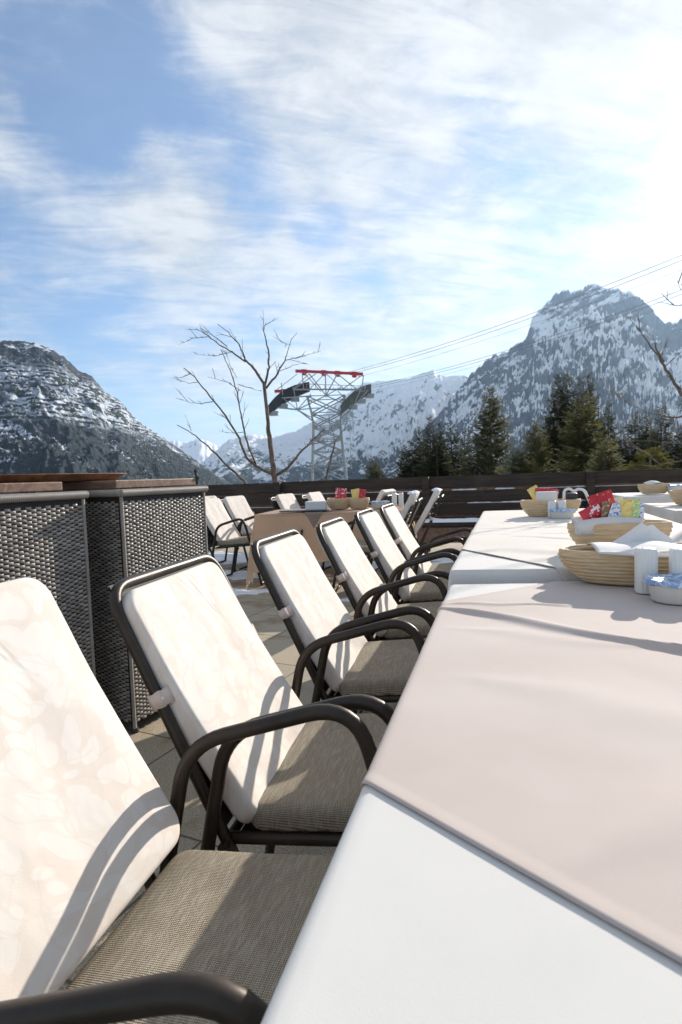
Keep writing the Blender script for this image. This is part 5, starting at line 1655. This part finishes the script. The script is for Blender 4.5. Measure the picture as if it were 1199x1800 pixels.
# ------------------------------------------------------------------ cable car pylon
def pylon():
    D = 100.0
    AZ0 = -17.1
    c = at(AZ0, 0, D)
    t = empty('cable_car_pylon', (c.x, c.y, -18), 0, 'grey lattice cable car pylon with red crossbeams behind the bare tree', 'pylon')
    t.rotation_euler = (0, 0, -rad(AZ0))        # local +x to the right as seen from the terrace, +y away
    S = 1.745   # metres per degree at this distance
    Z0 = 18 + EYE.z
    def L(az, el, y=0.0):
        k = (D + y) / D
        return Vector(((az - AZ0) * S * k, y, Z0 + el * S * k))
    g = MT['galvanised']
    # four leg columns, flaring to the head
    w = 1.9
    hs = [(-16, 3.9), (-6, 3.3), (0.5, 2.9), (4.2, 2.45), (5.4, 2.35), (6.5, 2.6), (8.0, 3.2)]
    def leg_pt(e, half, sx, sy): return Vector((sx * half + (e * -0.0), sy * half * 0.8, Z0 + e * S))
    cols = {}
    for sx in (-1, 1):
        for sy in (-1, 1):
            pts = [leg_pt(e, h_, sx, sy) for e, h_ in hs]
            cols[(sx, sy)] = pts
            MB().tube(pts, 0.20, 8).build('leg', g, t, sharp=None)
    br = MB()
    def interp(sx, sy, e):
        for (e0, h0), (e1, h1) in zip(hs[:-1], hs[1:]):
            if e0 <= e <= e1:
                h_ = h0 + (h1 - h0) * (e - e0) / (e1 - e0)
                return leg_pt(e, h_, sx, sy)
    levels = [-16, -13.5, -11, -8.7, -6.4, -4.2, -2.2, -0.4, 1.2, 2.6, 3.9, 5.1, 6.4, 8.0]
    for a, b in zip(levels[:-1], levels[1:]):
        for (s0, s1) in (((-1, -1), (1, -1)), ((-1, 1), (1, 1)), ((-1, -1), (-1, 1)), ((1, -1), (1, 1))):
            br.tube([interp(*s0, a), interp(*s1, b)], 0.115, 6, cap=False)
            br.tube([interp(*s1, a), interp(*s0, b)], 0.115, 6, cap=False)
            br.tube([interp(*s0, b), interp(*s1, b)], 0.08, 6, cap=False)
    br.build('bracing', g, t, sharp=None)
    # head frame: radiating struts from both nodes to the shoes and crossbeams
    hd = MB()
    for yy in (-2.2, 2.2):
        n1 = L(-20.0, 6.9, yy); n2 = L(-14.5, 6.9, yy); n0 = L(-17.1, 8.2, yy); n3 = L(-17.1, 4.6, yy)
        tl = L(-20.3, 8.9, yy); tr_ = L(-13.6, 8.7, yy)
        for a, b, q in ((n1, n3, .13), (n2, n3, .13), (n1, tl, .09), (n1, n0, .10), (n2, n0, .10), (n2, tr_, .09), (tl, tr_, .14), (L(-22.2, 7.2, yy), n1, .14), (n1, L(-17.8, 7.0, yy), .10),
                        (L(-21.5, 8.1, yy), L(-18.5, 8.2, yy), .12), (n1, L(-21.3, 8.0, yy), .08), (n1, L(-18.7, 6.1, yy), .09), (n1, L(-18.6, 8.4, yy), .08), (n2, L(-15.9, 8.6, yy), .08),
                        (n2, L(-12.9, 8.6, yy), .09), (n0, L(-18.7, 10.4, yy), .10), (n0, L(-17.1, 10.4, yy), .11), (n0, L(-15.9, 10.3, yy), .10), (n0, L(-15.5, 9.0, yy), .08),
                        (tl, L(-18.0, 10.4, yy), .08), (L(-13.3, 10.1, yy), L(-13.5, 8.8, yy), .09), (L(-15.9, 10.3, yy), L(-14.0, 8.7, yy), .09), (L(-13.4, 10.1, yy), L(-15.4, 8.8, yy), .08),
                        (L(-19.4, 10.6, yy), L(-19.3, 8.8, yy), .09), (L(-19.2, 10.5, yy), L(-17.6, 8.6, yy), .08), (L(-19.9, 10.4, yy), L(-22.0, 8.9, yy), .06), (L(-21.5, 9.6, yy), L(-21.4, 8.4, yy), .08),
                        (L(-18.7, 10.4, yy), L(-20.4, 8.9, yy), .07), (L(-17.1, 10.4, yy), L(-18.9, 8.7, yy), .07), (L(-17.1, 10.4, yy), L(-15.2, 8.7, yy), .07)):
            hd.tube([a, b], q, 6, cap=False)
    for a in (L(-20.3, 8.9), L(-13.6, 8.7), L(-20.0, 6.9), L(-14.5, 6.9), L(-17.1, 8.2), L(-17.1, 4.6)):
        hd.tube([a - Vector((0, 2.2, 0)), a + Vector((0, 2.2, 0))], 0.10, 6)
    # railings of the walkway
    for yy in (-2.5, 2.5):
        hd.tube([L(-19.0, 8.9, yy), L(-13.2, 8.5, yy)], 0.05, 5); hd.tube([L(-19.0, 9.4, yy), L(-13.2, 9.0, yy)], 0.05, 5)
        for i in range(14):
            f = i / 13
            hd.tube([L(-19.0 + 5.8 * f, 8.9 - 0.4 * f, yy), L(-19.0 + 5.8 * f, 9.4 - 0.4 * f, yy)], 0.04, 5)
    hd.build('head_frame', g, t, sharp=None)
    # red crossbeams with four hanging blocks each
    def beam(az0, el0, az1, el1, yy, blocks):
        m = MB()
        A, B_ = L(az0, el0, yy), L(az1, el1, yy)
        d = (B_ - A); ln = d.length
        ang = math.atan2(d.z, d.x)
        R = Matrix.Rotation(-ang, 3, 'Y')
        m.box((A + B_) / 2, (ln, 0.45, 0.42), M=R)
        bm_ = m.build('crossbeam', MT['red_paint'], t, smooth=False)
        for f in blocks:
            p = A + d * f
            b = MB()
            b.box(p + Vector((0, 0, -0.05)), (1.3, 0.5, 0.45), M=R); b.box(p + Vector((0, 0, -0.4)), (0.75, 0.6, 0.5), M=R); b.box(p + Vector((0, 0, 0.22)), (0.9, 0.3, 0.2), M=R)
            b.build('saddle_block', MT['red_paint'], bm_, smooth=False)
        for k in (-1, 1):
            e = MB()
            p = A if k < 0 else B_
            for q in range(4):
                e.box(p + Vector((-k * 0.25 * q - k * 0.1, 0, -0.26)), (0.10, 0.3, 0.26))
            e.build('end_teeth', MT['red_paint'], bm_, smooth=False)
    beam(-20.05, 10.72, -13.35, 10.2, -1.2, (0.13, 0.42, 0.62, 0.87))
    beam(-22.2, 8.80, -19.2, 8.75, 2.5, (0.30,))
    # curved cable shoes, dark underside plates
    def shoe(p0, p1, p2, name, yy0, yy1, wd=1.7, mk='shoe_black'):
        V = []; F = []
        N = 18
        for i in range(N + 1):
            f = i / N
            a = p0[0] * (1 - f) ** 2 + 2 * p1[0] * f * (1 - f) + p2[0] * f * f
            e = p0[1] * (1 - f) ** 2 + 2 * p1[1] * f * (1 - f) + p2[1] * f * f
            y = yy0 + (yy1 - yy0) * f
            c_ = L(a, e, y)
            th = 0.75 + 0.30 * math.sin(f * PI)
            for (oy, oz) in ((-wd / 2, th), (wd / 2, th), (wd / 2, 0.1), (wd * 0.42, -th), (-wd * 0.42, -th), (-wd / 2, 0.1)):
                V.append(c_ + Vector((0, oy, oz)))
        for i in range(N):
            for k in range(6):
                l = (k + 1) % 6
                F.append((i * 6 + k, i * 6 + l, (i + 1) * 6 + l, (i + 1) * 6 + k))
        F.append(tuple(range(5, -1, -1))); F.append(tuple(N * 6 + k for k in range(6)))
        sh = MB().add(V, F).build(name, MT[mk], t, smooth=False)
        gr = MB()
        for i in (2, 7, 12):
            c_ = (Vector(V[i * 6 + 3]) + Vector(V[i * 6 + 4])) / 2
            gr.box(c_ + Vector((0.3, 0, -0.2)), (1.5, wd * 0.8, 0.7))
        gr.build('shoe_bracket', g, sh, smooth=False)
    shoe((-22.9, 6.85), (-21.4, 8.55), (-18.7, 9.1), 'cable_shoe', -3.0, 2.0)
    shoe((-12.6, 8.7), (-14.1, 8.3), (-15.7, 6.7), 'cable_shoe', 2.0, -3.0, 1.5, 'shoe_grey')
    # ladder cage
    ld = MB()
    for x in (-14.7, -14.35):
        ld.tube([L(x - 0.15, 1.0 if x < -14.5 else 4.4, -2.2), L(x - 0.15, 7.8, -2.2)], 0.05, 5)
    for k in range(20):
        e = 4.4 + k * 0.18
        ld.tube([L(-14.85, e, -2.2), L(-14.5, e, -2.2)], 0.035, 5)
    ld.build('ladder', g, t, sharp=None)
pylon()
# carrying and haul cables, running from the pylon up and out over the viewer's right
def cable(p, q, sag, r, label):
    N = 40
    A = at(*p); B = at(*q)
    pts = []
    for i in range(N + 1):
        f = i / N
        w = A + (B - A) * f
        w.z -= sag * 4 * f * (1 - f)
        pts.append(w)
    m = MB(); m.tube(pts, r, 6, cap=False)
    tag(m.build('steel_cable', MT['table_metal'], sharp=None), label, 'cable', 'cables of the cable car')
cable((-15.4, 10.2, 100), (22, 18.6, 66), 1.15, 0.026, 'upper cable of the close pair leaving the red crossbeam')
cable((-14.9, 10.1, 99), (22, 18.2, 65), 1.15, 0.026, 'lower cable of the close pair leaving the red crossbeam')
cable((-14.2, 9.75, 101), (22, 17.4, 72), 1.0, 0.016, 'thin cable below the upper pair')
cable((-12.7, 8.9, 102), (22, 16.0, 72), 1.3, 0.026, 'upper cable of the pair leaving the right shoe')
cable((-12.5, 8.75, 101), (22, 15.65, 71), 1.3, 0.026, 'lower cable of the pair leaving the right shoe')
cable((-12.4, 8.4, 103), (22, 15.0, 76), 1.1, 0.014, 'thinnest cable, lowest of all')
print('OBJS', len(bpy.data.objects), 'VERTS', sum(len(m.vertices) for m in bpy.data.meshes))

# ------------------------------------------------------------------ air
def haze():
    m = bpy.data.materials.new('haze_air'); m.use_nodes = True
    T = NT(m.node_tree); T.n.clear()
    v = T.node('ShaderNodeVolumePrincipled')
    v.inputs['Color'].default_value = (0.50, 0.72, 1.0, 1)
    v.inputs['Density'].default_value = 0.000075
    v.inputs['Anisotropy'].default_value = 0.45
    o = T.node('ShaderNodeOutputMaterial')
    T.l.new(v.outputs[0], o.inputs['Volume'])
    b = MB().box((-500, 3000, 525), (15000, 11000, 1350)).build('haze', m, smooth=False)
    tag(b, kind='stuff')
haze()
